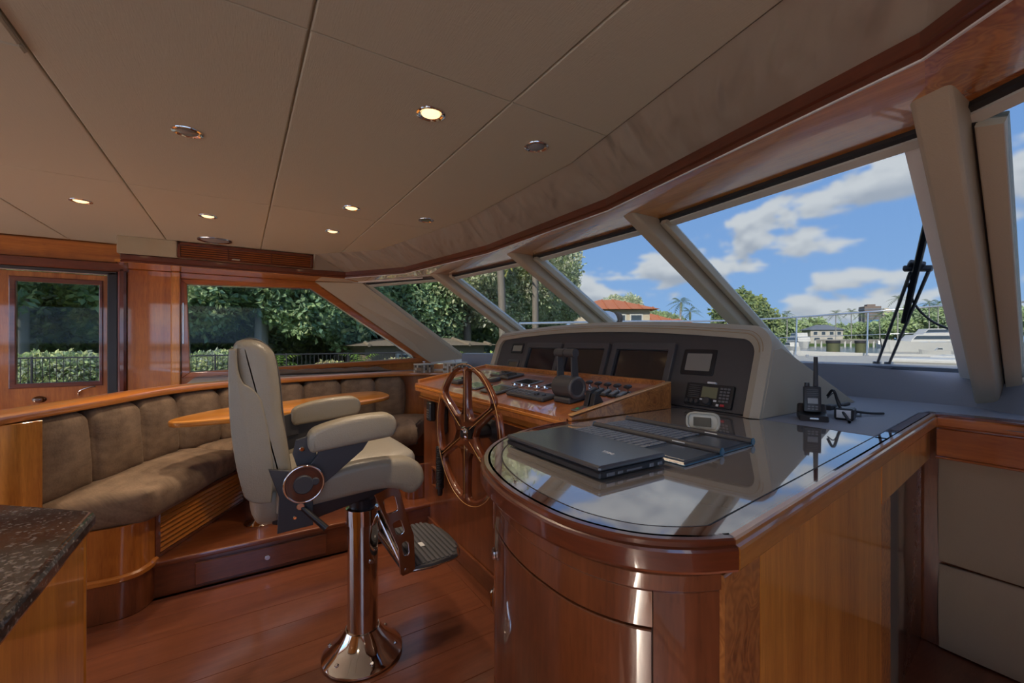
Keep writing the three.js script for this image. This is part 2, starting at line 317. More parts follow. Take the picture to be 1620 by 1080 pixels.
M.stitch = mat({ color: new THREE.Color(0.40, 0.24, 0.10), roughness: 0.7 });
M.counterBorder = mat({ map: T.mahogany, roughness: 0.05, ior: 2.33, clearcoat: 1, clearcoatRoughness: 0.02 });
M.counterBorder.color.setRGB(0.6, 0.5, 0.5);
M.edgeWood = lac(T.mahogany, new THREE.Color(0.85, 0.62, 0.55));
M.edgeTeak = lac(T.teak, new THREE.Color(0.85, 0.78, 0.7));
M.bronzeLight = mat({ color: new THREE.Color(0.45, 0.34, 0.24), metalness: 1, roughness: 0.2 });
M.burlPale = lac(T.burl, new THREE.Color(1.1, 1.1, 1.0));
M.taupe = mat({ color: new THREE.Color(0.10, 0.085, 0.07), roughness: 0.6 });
M.redTeakPlain = lac(T.teak, new THREE.Color(0.75, 0.50, 0.38));
M.lid = mat({ color: new THREE.Color(0.038, 0.042, 0.05), roughness: 0.24, ior: 2.0 });
M.deckKb = mat({ color: new THREE.Color(0.018, 0.02, 0.025), roughness: 0.3 });
M.tealEdge = mat({ color: new THREE.Color(0.02, 0.10, 0.17), roughness: 0.25 });
M.padKb = mat({ color: new THREE.Color(0.06, 0.075, 0.10), roughness: 0.25 });
M.keyBlue = mat({ color: new THREE.Color(0.12, 0.145, 0.19), roughness: 0.4 });
M.cream = mat({ color: new THREE.Color(0.55, 0.52, 0.42), roughness: 0.3 });
M.lcdGrey = mat({ color: new THREE.Color(0.22, 0.22, 0.22), roughness: 0.3 });
M.boxBody = mat({ color: new THREE.Color(0.20, 0.155, 0.11), roughness: 0.5 });
M.shade = mat({ color: new THREE.Color(0.17, 0.12, 0.08), roughness: 0.8 });
M.wiper = mat({ color: new THREE.Color(0.10, 0.10, 0.11), roughness: 0.45 });
M.cloth = mat({ color: new THREE.Color(0.46, 0.40, 0.28), roughness: 0.6 });
M.creamRim = mat({ color: new THREE.Color(0.50, 0.47, 0.38), roughness: 0.2, clearcoat: 1, clearcoatRoughness: 0.05 });

// ---------- the setting ----------
const quadGeo = (a, b, c, d, t = 0.008) => { // flat four-cornered pane or panel with thickness, pushed along its own normal
  const A = [a, b, c, d].map((p) => new THREE.Vector3(...p)), n = A[1].clone().sub(A[0]).cross(A[3].clone().sub(A[0])).normalize().multiplyScalar(t / 2);
  const F = A.map((p) => p.clone().add(n)), K = A.map((p) => p.clone().sub(n)), pos = [];
  const q = (p, r, s, u) => pos.push(...p.toArray(), ...r.toArray(), ...s.toArray(), ...p.toArray(), ...s.toArray(), ...u.toArray());
  q(...F); q(K[3], K[2], K[1], K[0]); for (let i = 0; i < 4; i++) { const j = (i + 1) % 4; q(F[j], F[i], K[i], K[j]); }
  const g = new THREE.BufferGeometry(); g.setAttribute('position', new THREE.Float32BufferAttribute(pos, 3)); g.computeVertexNormals(); return g;
};
// straight runs with mitred corners: pts [[x, z]], profile [[o, y]] (o to the n side), one geometry per run
function mitre(pts, prof, grain = true) {
  const T0 = pts.slice(1).map((p, i) => { const dx = p[0] - pts[i][0], dz = p[1] - pts[i][1], m = Math.hypot(dx, dz); return [dx / m, dz / m]; });
  const off = pts.map((p, i) => { const a = T0[Math.max(0, i - 1)], b = T0[Math.min(T0.length - 1, i)], na = [-a[1], a[0]], nb = [-b[1], b[0]]; const sx = na[0] + nb[0], sz = na[1] + nb[1], k = 2 / (sx * sx + sz * sz); return [sx * k, sz * k]; });
  return T0.map((_, i) => {
    const ring = (j) => prof.map(([o, y]) => [pts[j][0] + off[j][0] * o, y, pts[j][1] + off[j][1] * o]), A = ring(i), B = ring(i + 1), pos = [], n = prof.length;
    const uv = []; let s = 0; const L = Math.hypot(pts[i + 1][0] - pts[i][0], pts[i + 1][1] - pts[i][1]);
    for (let k = 0; k < n; k++) { const j = (k + 1) % n, e = s + Math.hypot(prof[k][0] - prof[j][0], prof[k][1] - prof[j][1]); pos.push(...A[k], ...A[j], ...B[j], ...A[k], ...B[j], ...B[k]); uv.push(0, s, 0, e, L, e, 0, s, L, e, L, s); s = e; }
    for (const [a, b, c] of THREE.ShapeUtils.triangulateShape(prof.map((q) => new THREE.Vector2(...q)), [])) { pos.push(...A[a], ...A[c], ...A[b], ...B[a], ...B[b], ...B[c]); for (let q = 0; q < 6; q++) uv.push(0, 0); }
    const g = new THREE.BufferGeometry(); g.setAttribute('position', new THREE.Float32BufferAttribute(pos, 3)); g.setAttribute('uv', new THREE.Float32BufferAttribute(uv, 2)); g.computeVertexNormals(); return g;
  });
}
const struct = (name, label, cat) => thing(name, label, cat, [0, 0, 0], 0, undefined, 'structure');

{ // cabin sole of wide varnished planks running fore and aft
  const f = struct('floor', 'glossy reddish varnished plank floor of the pilothouse', 'floor');
  part(f, 'subfloor', bx(-3.4, 2.9, -0.12, -0.022, -4.6, 0.8), M.mahogany);
  const mats = [0, 1, 2, 3].map((k) => { const t = T.deck.clone(); t.offset.set(k * 0.23, k * 0.31); const c = [1, 0.9, 1.06, 0.96][k]; return mat({ map: t, color: new THREE.Color(c, c, c), roughness: 0.30, clearcoat: 0.7, clearcoatRoughness: 0.13 }); });
  const W = 0.185, g = bx(-3.3, 1.02, -0.022, 0, -W / 2 + 0.0006, W / 2 - 0.0006, 'x', 0.0012);
  for (let k = 0, z = -2.77 + W / 2; z < 0.75; z += W, k++) { const p = part(f, 'plank', g, mats[(k * 7 + 2) % 4]); p.position.z = z; }
  const gs = bx(-3.3, -0.40, -0.022, 0, -W / 2 + 0.0006, W / 2 - 0.0006, 'x', 0.0012);
  for (let k = 0, z = -2.77 - W / 2; z > -4.45; z -= W, k++) { const p = part(f, 'plank', gs, mats[(k * 5 + 1) % 4]); p.position.z = z; }
  part(f, 'border_plank', bx(1.0215, 1.13, -0.022, 0, -2.77, -0.8, 'z', 0.0012), mats[1]);
  part(f, 'plank', bx(1.02, 2.6, -0.022, 0, -0.8, 0.75, 'x', 0.0012), mats[3]);
}
// plan corners shared by headliner, valance, moulding, soffit and glass (port to starboard)
const V = [[0.546, -4.0], [0.96, -3.55], [1.18, -2.38], [1.18, -1.38], [0.96, -0.21], [0.546, 0.24]];
const TR = [[0.80, -4.06], [1.17, -3.52], [1.36, -2.43], [1.36, -1.35], [1.17, -0.28], [0.80, 0.30]];
const HD = [[1.03, -4.33], [1.54, -3.43], [1.67, -2.36], [1.67, -1.34], [1.55, -0.37], [1.03, 0.50]];
const SL = [[2.0, -4.22], [2.62, -3.38], [2.93, -2.44], [2.95, -1.35], [2.78, -0.50], [2.0, 0.42]];
const HY = 1.87, SY = 1.16, CY = 2.05;
{ // headliner of padded vinyl panels with open seams
  const c = struct('ceiling', 'taupe vinyl panelled headliner with narrow seams', 'ceiling');
  part(c, 'backing', slab([[-3.4, 0.8], [-3.4, -4.6], [0.75, -4.6], [1.2, -3.6], [1.3, -2.5], [1.3, -1.2], [1.2, -0.2], [0.75, 0.8]], CY + 0.012, CY + 0.06, 0), M.ceiling);
  const xs = [-3.3, -2.26, -1.66, -1.06, -0.46, 0.141, 0.72], zs = [0.65, -1.13, -2.70], s = 0.0026;
  const panel = (poly) => { const cx = poly.reduce((a, p) => a + p[0], 0) / poly.length, cz = poly.reduce((a, p) => a + p[1], 0) / poly.length; part(c, 'ceiling_panel', slab(poly.map(([x, z]) => [x + Math.sign(cx - x) * s, z + Math.sign(cz - z) * s * 0.5]), CY, CY + 0.016, 0.004), M.ceiling); };
  for (let i = 0; i < 6; i++) for (let j = 0; j < 2; j++) panel([[xs[i], zs[j]], [xs[i + 1], zs[j]], [xs[i + 1], zs[j + 1]], [xs[i], zs[j + 1]]]);
  for (let i = 0; i < 3; i++) panel([[xs[i], -2.70], [xs[i + 1], -2.70], [xs[i + 1], -4.40], [xs[i], -4.40]]);
  panel([[-1.06, -2.7], [-0.46, -2.7], [-0.46, -4.03], [-0.72, -4.03], [-0.72, -4.40], [-1.06, -4.40]]);
  panel([[-0.46, -2.7], [0.141, -2.7], [0.141, -4.03], [-0.46, -4.03]]);
  panel([[0.141, -2.7], [0.72, -2.7], [0.72, -3.81], [0.546, -4.0], [0.546, -4.03], [0.141, -4.03]]);
  panel([[0.72, -2.7], [1.12, -2.7], [0.96, -3.55], [0.72, -3.81]]);
  panel([[0.72, -1.13], [1.133, -1.13], [1.18, -1.38], [1.18, -2.38], [1.12, -2.70], [0.72, -2.70]]);
  panel([[0.72, 0.05], [0.96, -0.21], [1.133, -1.13], [0.72, -1.13]]);
  // raised edge of the overhead hatch
  part(c, 'hatch_rim', [bx(-0.50, -0.462, CY - 0.012, CY, -1.56, 0.3, 'z', 0.005), bx(-1.5, -0.462, CY - 0.012, CY, -1.60, -1.562, 'x', 0.005), place(cbox(0.62, 0.006, 0.018, 0.002), -0.72, CY - 0.006, -1.36, 0, -0.62, 0)], M.ceiling);
}
{ // coach roof over the cabin, deep enough to shade the side decks
  const r = struct('roof', 'white coach roof above the cabin with overhang at the sides', 'roof');
  part(r, 'roof_slab', slab([[-4.2, 1.55], [-4.2, -5.3], [0.8, -5.0], [1.25, -4.45], [1.62, -3.47], [1.745, -2.40], [1.745, -1.32], [1.62, -0.33], [1.25, 0.7], [0.8, 1.55]], CY + 0.07, CY + 0.22, 0.03), M.white);
  part(r, 'roof_brow', mitre([[0.75, -4.55], ...HD.slice(1, 5).map(([x, z]) => [x + 0.035, z]), [0.75, 0.75]], [[0.02, HY - 0.005], [0.02, CY + 0.08], [-0.03, CY + 0.08], [-0.03, HY - 0.005]]), M.white);
}
{ // gathered leather valance between headliner and moulding, one panel for each facet
  const v = struct('trim_1', 'gathered taupe leather valance round the front of the headliner', 'valance');
  const ends = [[[-0.0, 0], 0]];
  for (let i = 0; i < 5; i++) {
    const a = V[i], b = V[i + 1], c = TR[i], d = TR[i + 1], NU = 130, NV = 14, pos = [], uv = [], idx = [];
    const nrm = new THREE.Vector3(b[0] - a[0], 0, b[1] - a[1]).cross(new THREE.Vector3(c[0] - a[0], -0.13, c[1] - a[1])).normalize(), L = Math.hypot(b[0] - a[0], b[1] - a[1]);
    for (let y = 0; y <= NV; y++) for (let x = 0; x <= NU; x++) {
      const u = x / NU, t = y / NV, s = u * L, edge = smooth(0, 0.05, u) * smooth(1, 0.95, u);
      const ph = s * 13 + i * 9.7 + t * 1.6 + fbm3(s * 3, t * 2, i, 2) * 2.5, f0 = fbm3(ph, t * 1.1 + i, 4.2, 3), w = (1 - Math.abs(f0) * 3.2) * 0.011 * (0.25 + t) * Math.sin(Math.PI * Math.min(1, t * 1.05 + 0.08)) - 0.012 * Math.sin(Math.PI * t) * edge;
      const X = lerp(lerp(a[0], b[0], u), lerp(c[0], d[0], u), t) + nrm.x * w * edge, Z = lerp(lerp(a[1], b[1], u), lerp(c[1], d[1], u), t) + nrm.z * w * edge, Y = lerp(CY + 0.002, 1.92, t) + nrm.y * w * edge;
      pos.push(X, Y, Z); uv.push(s, t * 0.22);
      if (x < NU && y < NV) { const k = y * (NU + 1) + x; idx.push(k, k + NU + 1, k + 1, k + 1, k + NU + 1, k + NU + 2); }
    }
    const g = new THREE.BufferGeometry(); g.setIndex(idx); g.setAttribute('position', new THREE.Float32BufferAttribute(pos, 3)); g.setAttribute('uv', new THREE.Float32BufferAttribute(uv, 2)); g.computeVertexNormals();
    part(v, 'valance_panel', g, M.valance);
  }
  part(v, 'valance_panel', quadGeo([0.525, CY, -4.03], [0.546, CY, -4.0], [0.80, 1.92, -4.06], [0.53, 1.90, -4.05], 0.006), M.valance);
}
{ // dark moulding under the valance
  const t = struct('trim_2', 'dark red varnished moulding below the leather valance', 'moulding');
  const prof = [[0.012, 1.925], [0.012, 1.893], [0.004, 1.889], [0.004, 1.872], [-0.05, 1.872], [-0.05, 1.925]];
  for (const g of mitre(TR, prof)) part(t, 'moulding', g, M.redwood);
  part(t, 'moulding', bx(-0.72, 0.83, 1.882, 1.925, -4.12, -4.04, 'x', 0.006), M.redwood);
  part(t, 'lower_moulding', bx(-0.72, 0.80, 1.868, 1.882, -4.12, -4.052, 'x', 0.003), M.redwood);
  const bead = [[0.007, 1.8725], [0.007, 1.8685], [0.001, 1.8685], [0.001, 1.8725]];
  for (const g of mitre(TR, bead)) part(t, 'bead', g, M.label);
}
{ // varnished soffit between the moulding and the window heads
  const s = struct('trim_3', 'mirror varnished wooden soffit above the windshield panes', 'soffit');
  for (let i = 0; i < 5; i++) {
    const poly = [TR[i], TR[i + 1], [HD[i + 1][0] + 0.01, HD[i + 1][1]], [HD[i][0] + 0.01, HD[i][1]]];
    const g = slab(poly, HY, HY + 0.02, 0, 'z'); part(s, 'soffit_panel', g, i === 4 ? M.soffitBurl : M.soffit);
  }
  part(s, 'soffit_panel', slab([[-0.75, -4.06], [0.80, -4.06], [1.03, -4.33], [1.0, -4.47], [-0.75, -4.47]], HY - 0.004, HY + 0.015, 0, 'x'), M.soffit);
  for (const g of mitre(HD, [[0.025, HY + 0.005], [0.025, HY - 0.012], [0.0, HY - 0.016], [0.0, HY + 0.005]])) part(s, 'gasket', g, M.seal);
  for (const g of mitre(HD, [[0.0, HY + 0.0], [0.0, HY - 0.022], [-0.028, HY - 0.036], [-0.028, HY]])) part(s, 'head_frame', g, M.headFrame);
}
// windshield: five raked panes, six padded pillars
const h3 = (i) => [HD[i][0], HY, HD[i][1]], s3 = (i) => [SL[i][0], SY, SL[i][1]];
const facetN = [];
for (let i = 0; i < 5; i++) { const a = new THREE.Vector3(...h3(i)), b = new THREE.Vector3(...h3(i + 1)), c = new THREE.Vector3(...s3(i)); const n = b.sub(a).cross(c.sub(a)).normalize(); if (n.y < 0) n.negate(); facetN.push(n); }
const paneWhere = ['port corner', 'port', 'middle', 'starboard', 'starboard corner'];
for (let i = 0; i < 5; i++) {
  const w = struct('window_' + (i + 1), 'raked tinted windshield pane, ' + paneWhere[i] + ' of the front row', 'windshield');
  part(w, 'pane', quadGeo(h3(i), h3(i + 1), s3(i + 1), s3(i), 0.01), M.glass);
}
function obliqueBar(A, B, n, l0, l1, d0, d1, r, e0, e1) { // bar along A-B: l0..l1 sideways, d0..d1 along the inward normal, ends run on by e0, e1
  const a = new THREE.Vector3(...A), b = new THREE.Vector3(...B), ax = b.clone().sub(a), L = ax.length(); ax.normalize();
  const nn = n.clone().addScaledVector(ax, -n.dot(ax)).normalize(), lat = nn.clone().cross(ax).normalize();
  const s = roundRect(l1 - l0, d1 - d0, r, (l0 + l1) / 2, -(d0 + d1) / 2);
  let g = new THREE.ExtrudeGeometry(s, { depth: L + e0 + e1, bevelEnabled: false, curveSegments: 6 }); g = toCreasedNormals(g, 0.6);
  g.translate(0, 0, -e0); g.applyMatrix4(new THREE.Matrix4().makeBasis(lat, nn, ax).setPosition(a)); return setUV(g);
}
const pillarNames = ['wide', 'second', 'third', 'fourth', 'thick near', 'hidden'];
for (let i = 1; i < 5; i++) {
  const n = facetN[i - 1].clone().add(facetN[i]).normalize(), t = struct('trim_' + (3 + i), ['', 'padded beige pillar left of the middle windshield pane, second from the port corner', 'padded beige pillar meeting the port end of the instrument pod', 'padded beige pillar rising beyond the middle of the instrument pod', 'thick near padded beige pillar standing on the starboard dash'][i], 'pillar');
  const wide = i === 4 ? 0.080 : 0.072, sh = i === 4 ? -0.058 : -0.006;
  part(t, 'pad', obliqueBar(h3(i), s3(i), n, sh - wide / 2, sh + wide / 2, 0.014, i === 4 ? 0.098 : 0.100, 0.016, 0.35, i === 4 ? 0.46 : 0.30), M.pillar);
  for (const s of [-1]) {
    const e = s > 0 ? sh + wide / 2 : sh - wide / 2, sw = i === 4 && s < 0 ? 0.05 : 0.03, q = (u, v) => [Math.min(e + s * u, e + s * v), Math.max(e + s * u, e + s * v)];
    part(t, 'frame_strip', obliqueBar(h3(i), s3(i), n, ...q(0.008, 0.008 + sw), 0.006, 0.045, 0.005, 0.02, 0.02), M.pillar);
    part(t, 'gasket', obliqueBar(h3(i), s3(i), n, ...q(-0.004, 0.010), 0.006, 0.03, 0.002, 0.02, 0.02), M.seal);
  }
  part(t, 'outer_cap', obliqueBar(h3(i), s3(i), n, -0.05, 0.05, -0.03, 0.012, 0.008, 0.1, 0.05), M.white);
}
{ // wide corner panels between side windows and windshield
  for (const port of [true, false]) {
    const zz = (z) => (port ? z : -3.80 - z), t = struct(port ? 'trim_8' : 'trim_9', port ? 'wide sloping beige corner panel beside the port side window' : 'sloping beige corner panel at the starboard corner', 'pillar');
    part(t, 'pad', quadGeo([0.60, 1.865, zz(-4.40)], [1.00, HY, zz(-4.28)], [2.02, 1.12, zz(-4.16)], [1.74, 1.08, zz(-4.40)], 0.03), M.pillar);
    part(t, 'frame_strip', rodBox([1.03, HY, zz(-4.29)], [2.06, 1.12, zz(-4.17)], 0.035, 0.03), M.pillar);
    part(t, 'outer_panel', quadGeo([0.55, 1.9, zz(-4.50)], [1.05, 1.9, zz(-4.40)], [2.1, 1.08, zz(-4.27)], [1.8, 1.05, zz(-4.50)], 0.02), M.white);
  }
}
function rodBox(a, b, w, h) { const A = new THREE.Vector3(...a), B = new THREE.Vector3(...b), L = A.distanceTo(B), g = cbox(w, L, h, 0.004); g.applyQuaternion(new THREE.Quaternion().setFromUnitVectors(new THREE.Vector3(0, 1, 0), B.clone().sub(A).normalize())); g.translate((a[0] + b[0]) / 2, (a[1] + b[1]) / 2, (a[2] + b[2]) / 2); return setUV(g); }
{ // dash deck and the upright coaming below the glass
  const w = struct('wall_front', 'grey vinyl coaming and dash shelf below the windshield', 'dash');
  part(w, 'dash_shelf', slab([[1.70, -0.523], [2.42, -0.598], [2.505, -0.585], [2.505, 0.70], [2.0, 0.70], [2.86, -0.2], [2.86, -0.52], [2.86, -1.36], [2.84, -2.43], [2.55, -3.36], [2.2, -4.1], [1.9, -4.1], [1.98, -3.3], [1.95, -2.95], [1.70, -2.95]], 0.968, 1.0, 0.003), M.dash);
  const C = [[1.95, -4.05], [2.53, -3.33], [2.82, -2.42], [2.83, -1.36], [2.82, -0.50], [2.0, 0.40]];
  for (const g of mitre(C, [[0, 0.99], [-0.02, 1.172], [-0.13, 1.178], [-0.13, 0.9], [0, 0.9]])) part(w, 'coaming', g, M.dash);
}
{ // port side wall with door and window openings
  const w = struct('wall_left', 'varnished teak port wall with door and long window', 'wall');
  const shape = [[-3.4, -0.05], [2.25, -0.05], [2.25, 1.05], [1.80, 1.05], [0.66, 1.84], [0.66, 2.1], [-3.4, 2.1]];
  const hole = [[-0.377, 1.772], [0.560, 1.800], [1.605, 1.122], [-0.352, 1.045]], door = [[-1.62, 0.02], [-0.80, 0.02], [-0.80, 1.83], [-1.62, 1.83]];
  part(w, 'wall_panel', setUV(place(plate(shape, 0.10, 0.003, [hole, door, [[-3.0, 0.9], [-1.9, 0.9], [-1.9, 1.75], [-3.0, 1.75]]]), 0, 0, -4.50), 'y'), M.teakDeep);
  part(w, 'pane', quadGeo([-3.0, 0.9, -4.5], [-1.9, 0.9, -4.5], [-1.9, 1.75, -4.5], [-3.0, 1.75, -4.5], 0.006), M.glass);
  part(w, 'header_panel', bx(-3.3, -0.735, 1.905, 2.045, -4.455, -4.41, 'x', 0.004), M.teakDeep);
  part(w, 'header_moulding', bx(-3.3, -0.735, 1.835, 1.905, -4.455, -4.385, 'x', 0.008), M.redwood);
  part(w, 'track', bx(-1.7, -0.80, 1.812, 1.834, -4.455, -4.40, 'x', 0.003), M.blackSoft);
  part(w, 'track_rail', bx(-1.7, -0.84, 1.806, 1.813, -4.43, -4.412, 'x', 0.002), M.steel);
  part(w, 'door_channel', bx(-0.855, -0.795, 0.0, 1.83, -4.455, -4.40, 'y', 0.006), M.black);
  part(w, 'door_jamb', bx(-0.795, -0.745, 0.0, 1.87, -4.455, -4.385, 'y', 0.014), M.redwood);
  part(w, 'veneer_panel', bx(-0.742, -0.472, 0.90, 1.865, -4.455, -4.415, 'y', 0.004), M.teakPanel);
  part(w, 'window_post', bx(-0.472, -0.412, 0.90, 1.865, -4.455, -4.385, 'y', 0.006), M.teak);
  part(w, 'window_header', bx(-0.412, 0.68, 1.815, 1.865, -4.455, -4.41, 'x', 0.004), M.teakDeep);
  part(w, 'sill_panel', bx(-0.412, 1.72, 0.90, 1.03, -4.455, -4.43, 'x', 0.004), M.teakDeep);
  // upholstered box above the window carrying the air grille
  part(w, 'duct_box', [bx(-0.735, 0.545, 1.926, 2.048, -4.46, -4.035, 'x', 0.004)], M.pillar);
  part(w, 'duct_cloth', (() => { const g = new THREE.PlaneGeometry(0.33, 0.122, 30, 10), p = g.attributes.position; for (let i = 0; i < p.count; i++) p.setZ(i, fbm3(p.getX(i) * 8, p.getY(i) * 6, 2.2, 3) * 0.012 + 0.006); g.computeVertexNormals(); return g.translate(-0.565, 1.987, -4.030); })(), M.cloth);
}
{ // sliding door with a window, port side aft
  const d = struct('door_1', 'varnished teak sliding door with a tinted window, port side aft', 'door');
  const face = [[-1.61, 0.03], [-0.86, 0.03], [-0.86, 1.805], [-1.61, 1.805]], hole = [[-1.345, 1.0], [-0.862 - 0.01, 1.0], [-0.872, 1.728], [-1.345, 1.728]];
  part(d, 'door_leaf', setUV(place(plate(face, 0.045, 0.004, [[[-1.345, 0.995], [-0.905, 0.995], [-0.905, 1.735], [-1.345, 1.735]]]), 0, 0, -4.465), 'y'), M.teakDeep);
  part(d, 'glazing_bead', setUV(place(plate([[-1.375, 0.965], [-0.885, 0.965], [-0.885, 1.765], [-1.375, 1.765]], 0.03, 0.006, [[[-1.338, 1.0], [-0.908, 1.0], [-0.908, 1.728], [-1.338, 1.728]]]), 0, 0, -4.445), 'x'), M.redwood);
  part(d, 'pane', bx(-1.35, -0.90, 0.99, 1.74, -4.468, -4.462), M.glass);
  const k = part(d, 'knob', lathe([[0, 0], [0.026, 0], [0.03, 0.006], [0.022, 0.014], [0.024, 0.022], [0.02, 0.034], [0.008, 0.04], [0, 0.04]], 24).scale(1.25, 1, 0.8).rotateX(Math.PI / 2).translate(-1.225, 0.88, -4.445), M.bronze);
  part(d, 'pull', [tube([[-1.02, 0.90, -4.44], [-1.01, 0.93, -4.41], [-0.96, 0.955, -4.40], [-0.93, 0.96, -4.42], [-0.93, 0.955, -4.44]], 0.006, 20)], M.steel);
}
{ // long trapezoid side window
  const w = struct('window_6', 'long tinted port side window tapering forward in a teak frame', 'window');
  const O = [[-0.415, 1.812], [0.62, 1.838], [1.72, 1.085], [-0.405, 1.000]], I = [[-0.372, 1.774], [0.553, 1.801], [1.600, 1.121], [-0.350, 1.043]];
  const J = [[-0.405, 1.803], [0.60, 1.83], [1.69, 1.095], [-0.39, 1.012]];
  const names = ['top_frame', 'slanted_frame', 'bottom_frame', 'side_frame'];
  for (let k = 0; k < 4; k++) { const j = (k + 1) % 4; part(w, names[k], setUV(place(plate([O[k], O[j], I[j], I[k]], 0.04, 0.005), 0, 0, -4.435), k === 3 ? 'y' : 'x'), M.redTeak); }
  part(w, 'pane', quadGeo([-0.39, 1.79, -4.49], [0.58, 1.815, -4.49], [1.64, 1.10, -4.49], [-0.37, 1.03, -4.49], 0.008), M.glass);
  part(w, 'hinge', bx(-0.400, -0.392, 1.28, 1.62, -4.412, -4.406, 'y', 0.002), M.steel);
}
{ // air grille over the window
  const v = thing('air_grille', 'long slatted teak air grille above the port window', 'vent', [0, 0, -4.03]);
  part(v, 'frame', [bx(-0.395, 0.53, 2.022, 2.045, -0.004, 0.018), bx(-0.395, 0.53, 1.926, 1.938, -0.004, 0.018), bx(-0.395, -0.375, 1.926, 2.045, -0.004, 0.018, 'y'), bx(0.51, 0.53, 1.926, 2.045, -0.004, 0.018, 'y')], M.redwood);
  part(v, 'backing', bx(-0.38, 0.52, 1.93, 2.04, -0.012, -0.004), M.redwood);
  const g = setUV(place(cbox(0.885, 0.0055, 0.012, 0.0015), 0, 0, 0, 0.35));
  for (let k = 0; k < 5; k++) part(v, 'slat', g, M.redTeak).position.set(0.0675, 1.9475 + k * 0.0168, 0.008);
  for (const x of [-0.08, 0.215]) part(v, 'mullion', bx(x - 0.004, x + 0.004, 1.938, 2.022, 0.0, 0.017, 'y', 0.001), M.redwood);
  part(v, 'latch', bx(-0.055, 0.0, 1.938, 1.952, 0.016, 0.022), M.steel);
}
{ // starboard wall: open side door, window; aft wall with wide glass
  const w = struct('wall_right', 'teak starboard wall with an open side door', 'wall');
  part(w, 'wall_panel', setUV(place(plate([[-3.4, -0.05], [2.25, -0.05], [2.25, 1.05], [1.8, 1.05], [0.66, 1.84], [0.66, 2.1], [-3.4, 2.1]], 0.10, 0.003, [[[-1.30, 0.02], [0.35, 0.02], [0.35, 1.95], [-1.30, 1.95]], [[-3.1, 0.85], [-1.55, 0.85], [-1.55, 1.85], [-3.1, 1.85]]]), 0, 0, 0.70), 'y'), M.teakDeep);
  part(w, 'pane', quadGeo([-3.1, 0.85, 0.7], [-1.55, 0.85, 0.7], [-1.55, 1.85, 0.7], [-3.1, 1.85, 0.7], 0.006), M.clear);
  const a = struct('wall_back', 'aft wall with wide glass panels', 'wall');
  part(a, 'wall_panel', setUV(place(plate([[-4.6, -0.05], [0.8, -0.05], [0.8, 2.1], [-4.6, 2.1]], 0.1, 0.003, [[[-4.3, 0.3], [-2.2, 0.3], [-2.2, 1.95], [-4.3, 1.95]], [[-2.0, 0.3], [0.5, 0.3], [0.5, 1.95], [-2.0, 1.95]]]), 0, 0, 0).rotateY(-Math.PI / 2).translate(-3.35, 0, 0), 'y'), M.teakDeep);
  part(a, 'pane', bx(-3.36, -3.352, 0.3, 1.95, -4.3, -2.2), M.clear);
  part(a, 'pane', bx(-3.36, -3.352, 0.3, 1.95, -2.0, 0.5), M.clear);
}
{ // downlights, speaker and ports in the headliner
  const ring = lathe([[0.030, 0.004], [0.034, -0.002], [0.041, -0.005], [0.047, -0.003], [0.049, 0.002], [0.049, 0.012], [0.030, 0.012]], 32), glow = lathe([[0, -0.007], [0.022, -0.006], [0.031, -0.0015], [0.031, 0.010], [0, 0.010]], 24);
  const lampMat = mat({ color: 0xfff0dc, emissive: new THREE.Color(1.0, 0.66, 0.32), emissiveIntensity: 1.0, roughness: 0.4 });
  const lens = mat({ color: new THREE.Color(0.30, 0.31, 0.30), roughness: 0.15 }), lensBlue = mat({ color: new THREE.Color(0.26, 0.30, 0.34), roughness: 0.15 }), lensGreen = mat({ color: new THREE.Color(0.20, 0.27, 0.20), roughness: 0.2 });
  const spots = [[0.53, -1.33, 1, 'lit recessed downlight, largest in view, in the middle headliner panel'], [0.528, -2.51, 1, 'lit recessed downlight midway along the headliner, right of the long seam'], [0.531, -3.11, 1, 'lit recessed downlight near the forward end of the air grille'], [-0.163, -3.135, 1, 'lit recessed downlight above the round speaker'], [-0.718, -3.16, 1, 'lit recessed downlight nearest the sliding door'],
    [-0.159, -1.914, 2, 'unlit chrome recessed downlight in the large left headliner panel'], [0.963, -1.335, 3, 'unlit chrome downlight with bluish lens near the valance'], [0.969, -2.51, 4, 'small unlit downlight with greenish lens near the valance corner'],
    [-0.75, -0.2, 1, 'lit recessed downlight behind the viewer to port'], [-1.9, -1.0, 1, 'lit recessed downlight over the aft cabin near the hatch'], [-1.9, -2.6, 1, 'lit recessed downlight over the aft cabin to port'], [-2.7, -0.2, 1, 'lit recessed downlight at the aft starboard end']];
  for (const [x, z, kind, label] of spots) {
    const t = thing('downlight', label, 'downlight', [x, CY, z], 0, 'recessed downlights');
    part(t, 'bezel', ring, M.chrome); part(t, kind === 1 ? 'glowing_lens' : 'lens', glow, [0, lampMat, lens, lensBlue, lensGreen][kind]);
    if (kind === 1) { const l = new THREE.SpotLight(0xffe6c8, 1.5, 0, 1.05, 0.7, 2); l.position.set(x, CY - 0.012, z); l.target.position.set(x, 0, z); l.shadow.radius = 2; l.castShadow = true; scene.add(l, l.target); }
  }
  const s = thing('ceiling_speaker', 'large round pale speaker grille in the headliner above the air grille', 'speaker', [-0.158, CY, -3.852]);
  part(s, 'bezel', lathe([[0.088, -0.002], [0.098, -0.008], [0.106, -0.006], [0.110, 0.002], [0.110, 0.012], [0.088, 0.012]], 40), M.steel);
  part(s, 'grille', lathe([[0, -0.006], [0.05, -0.005], [0.09, -0.001], [0.09, 0.01], [0, 0.01]], 40), mat({ color: new THREE.Color(0.40, 0.41, 0.43), roughness: 0.5 }));
}

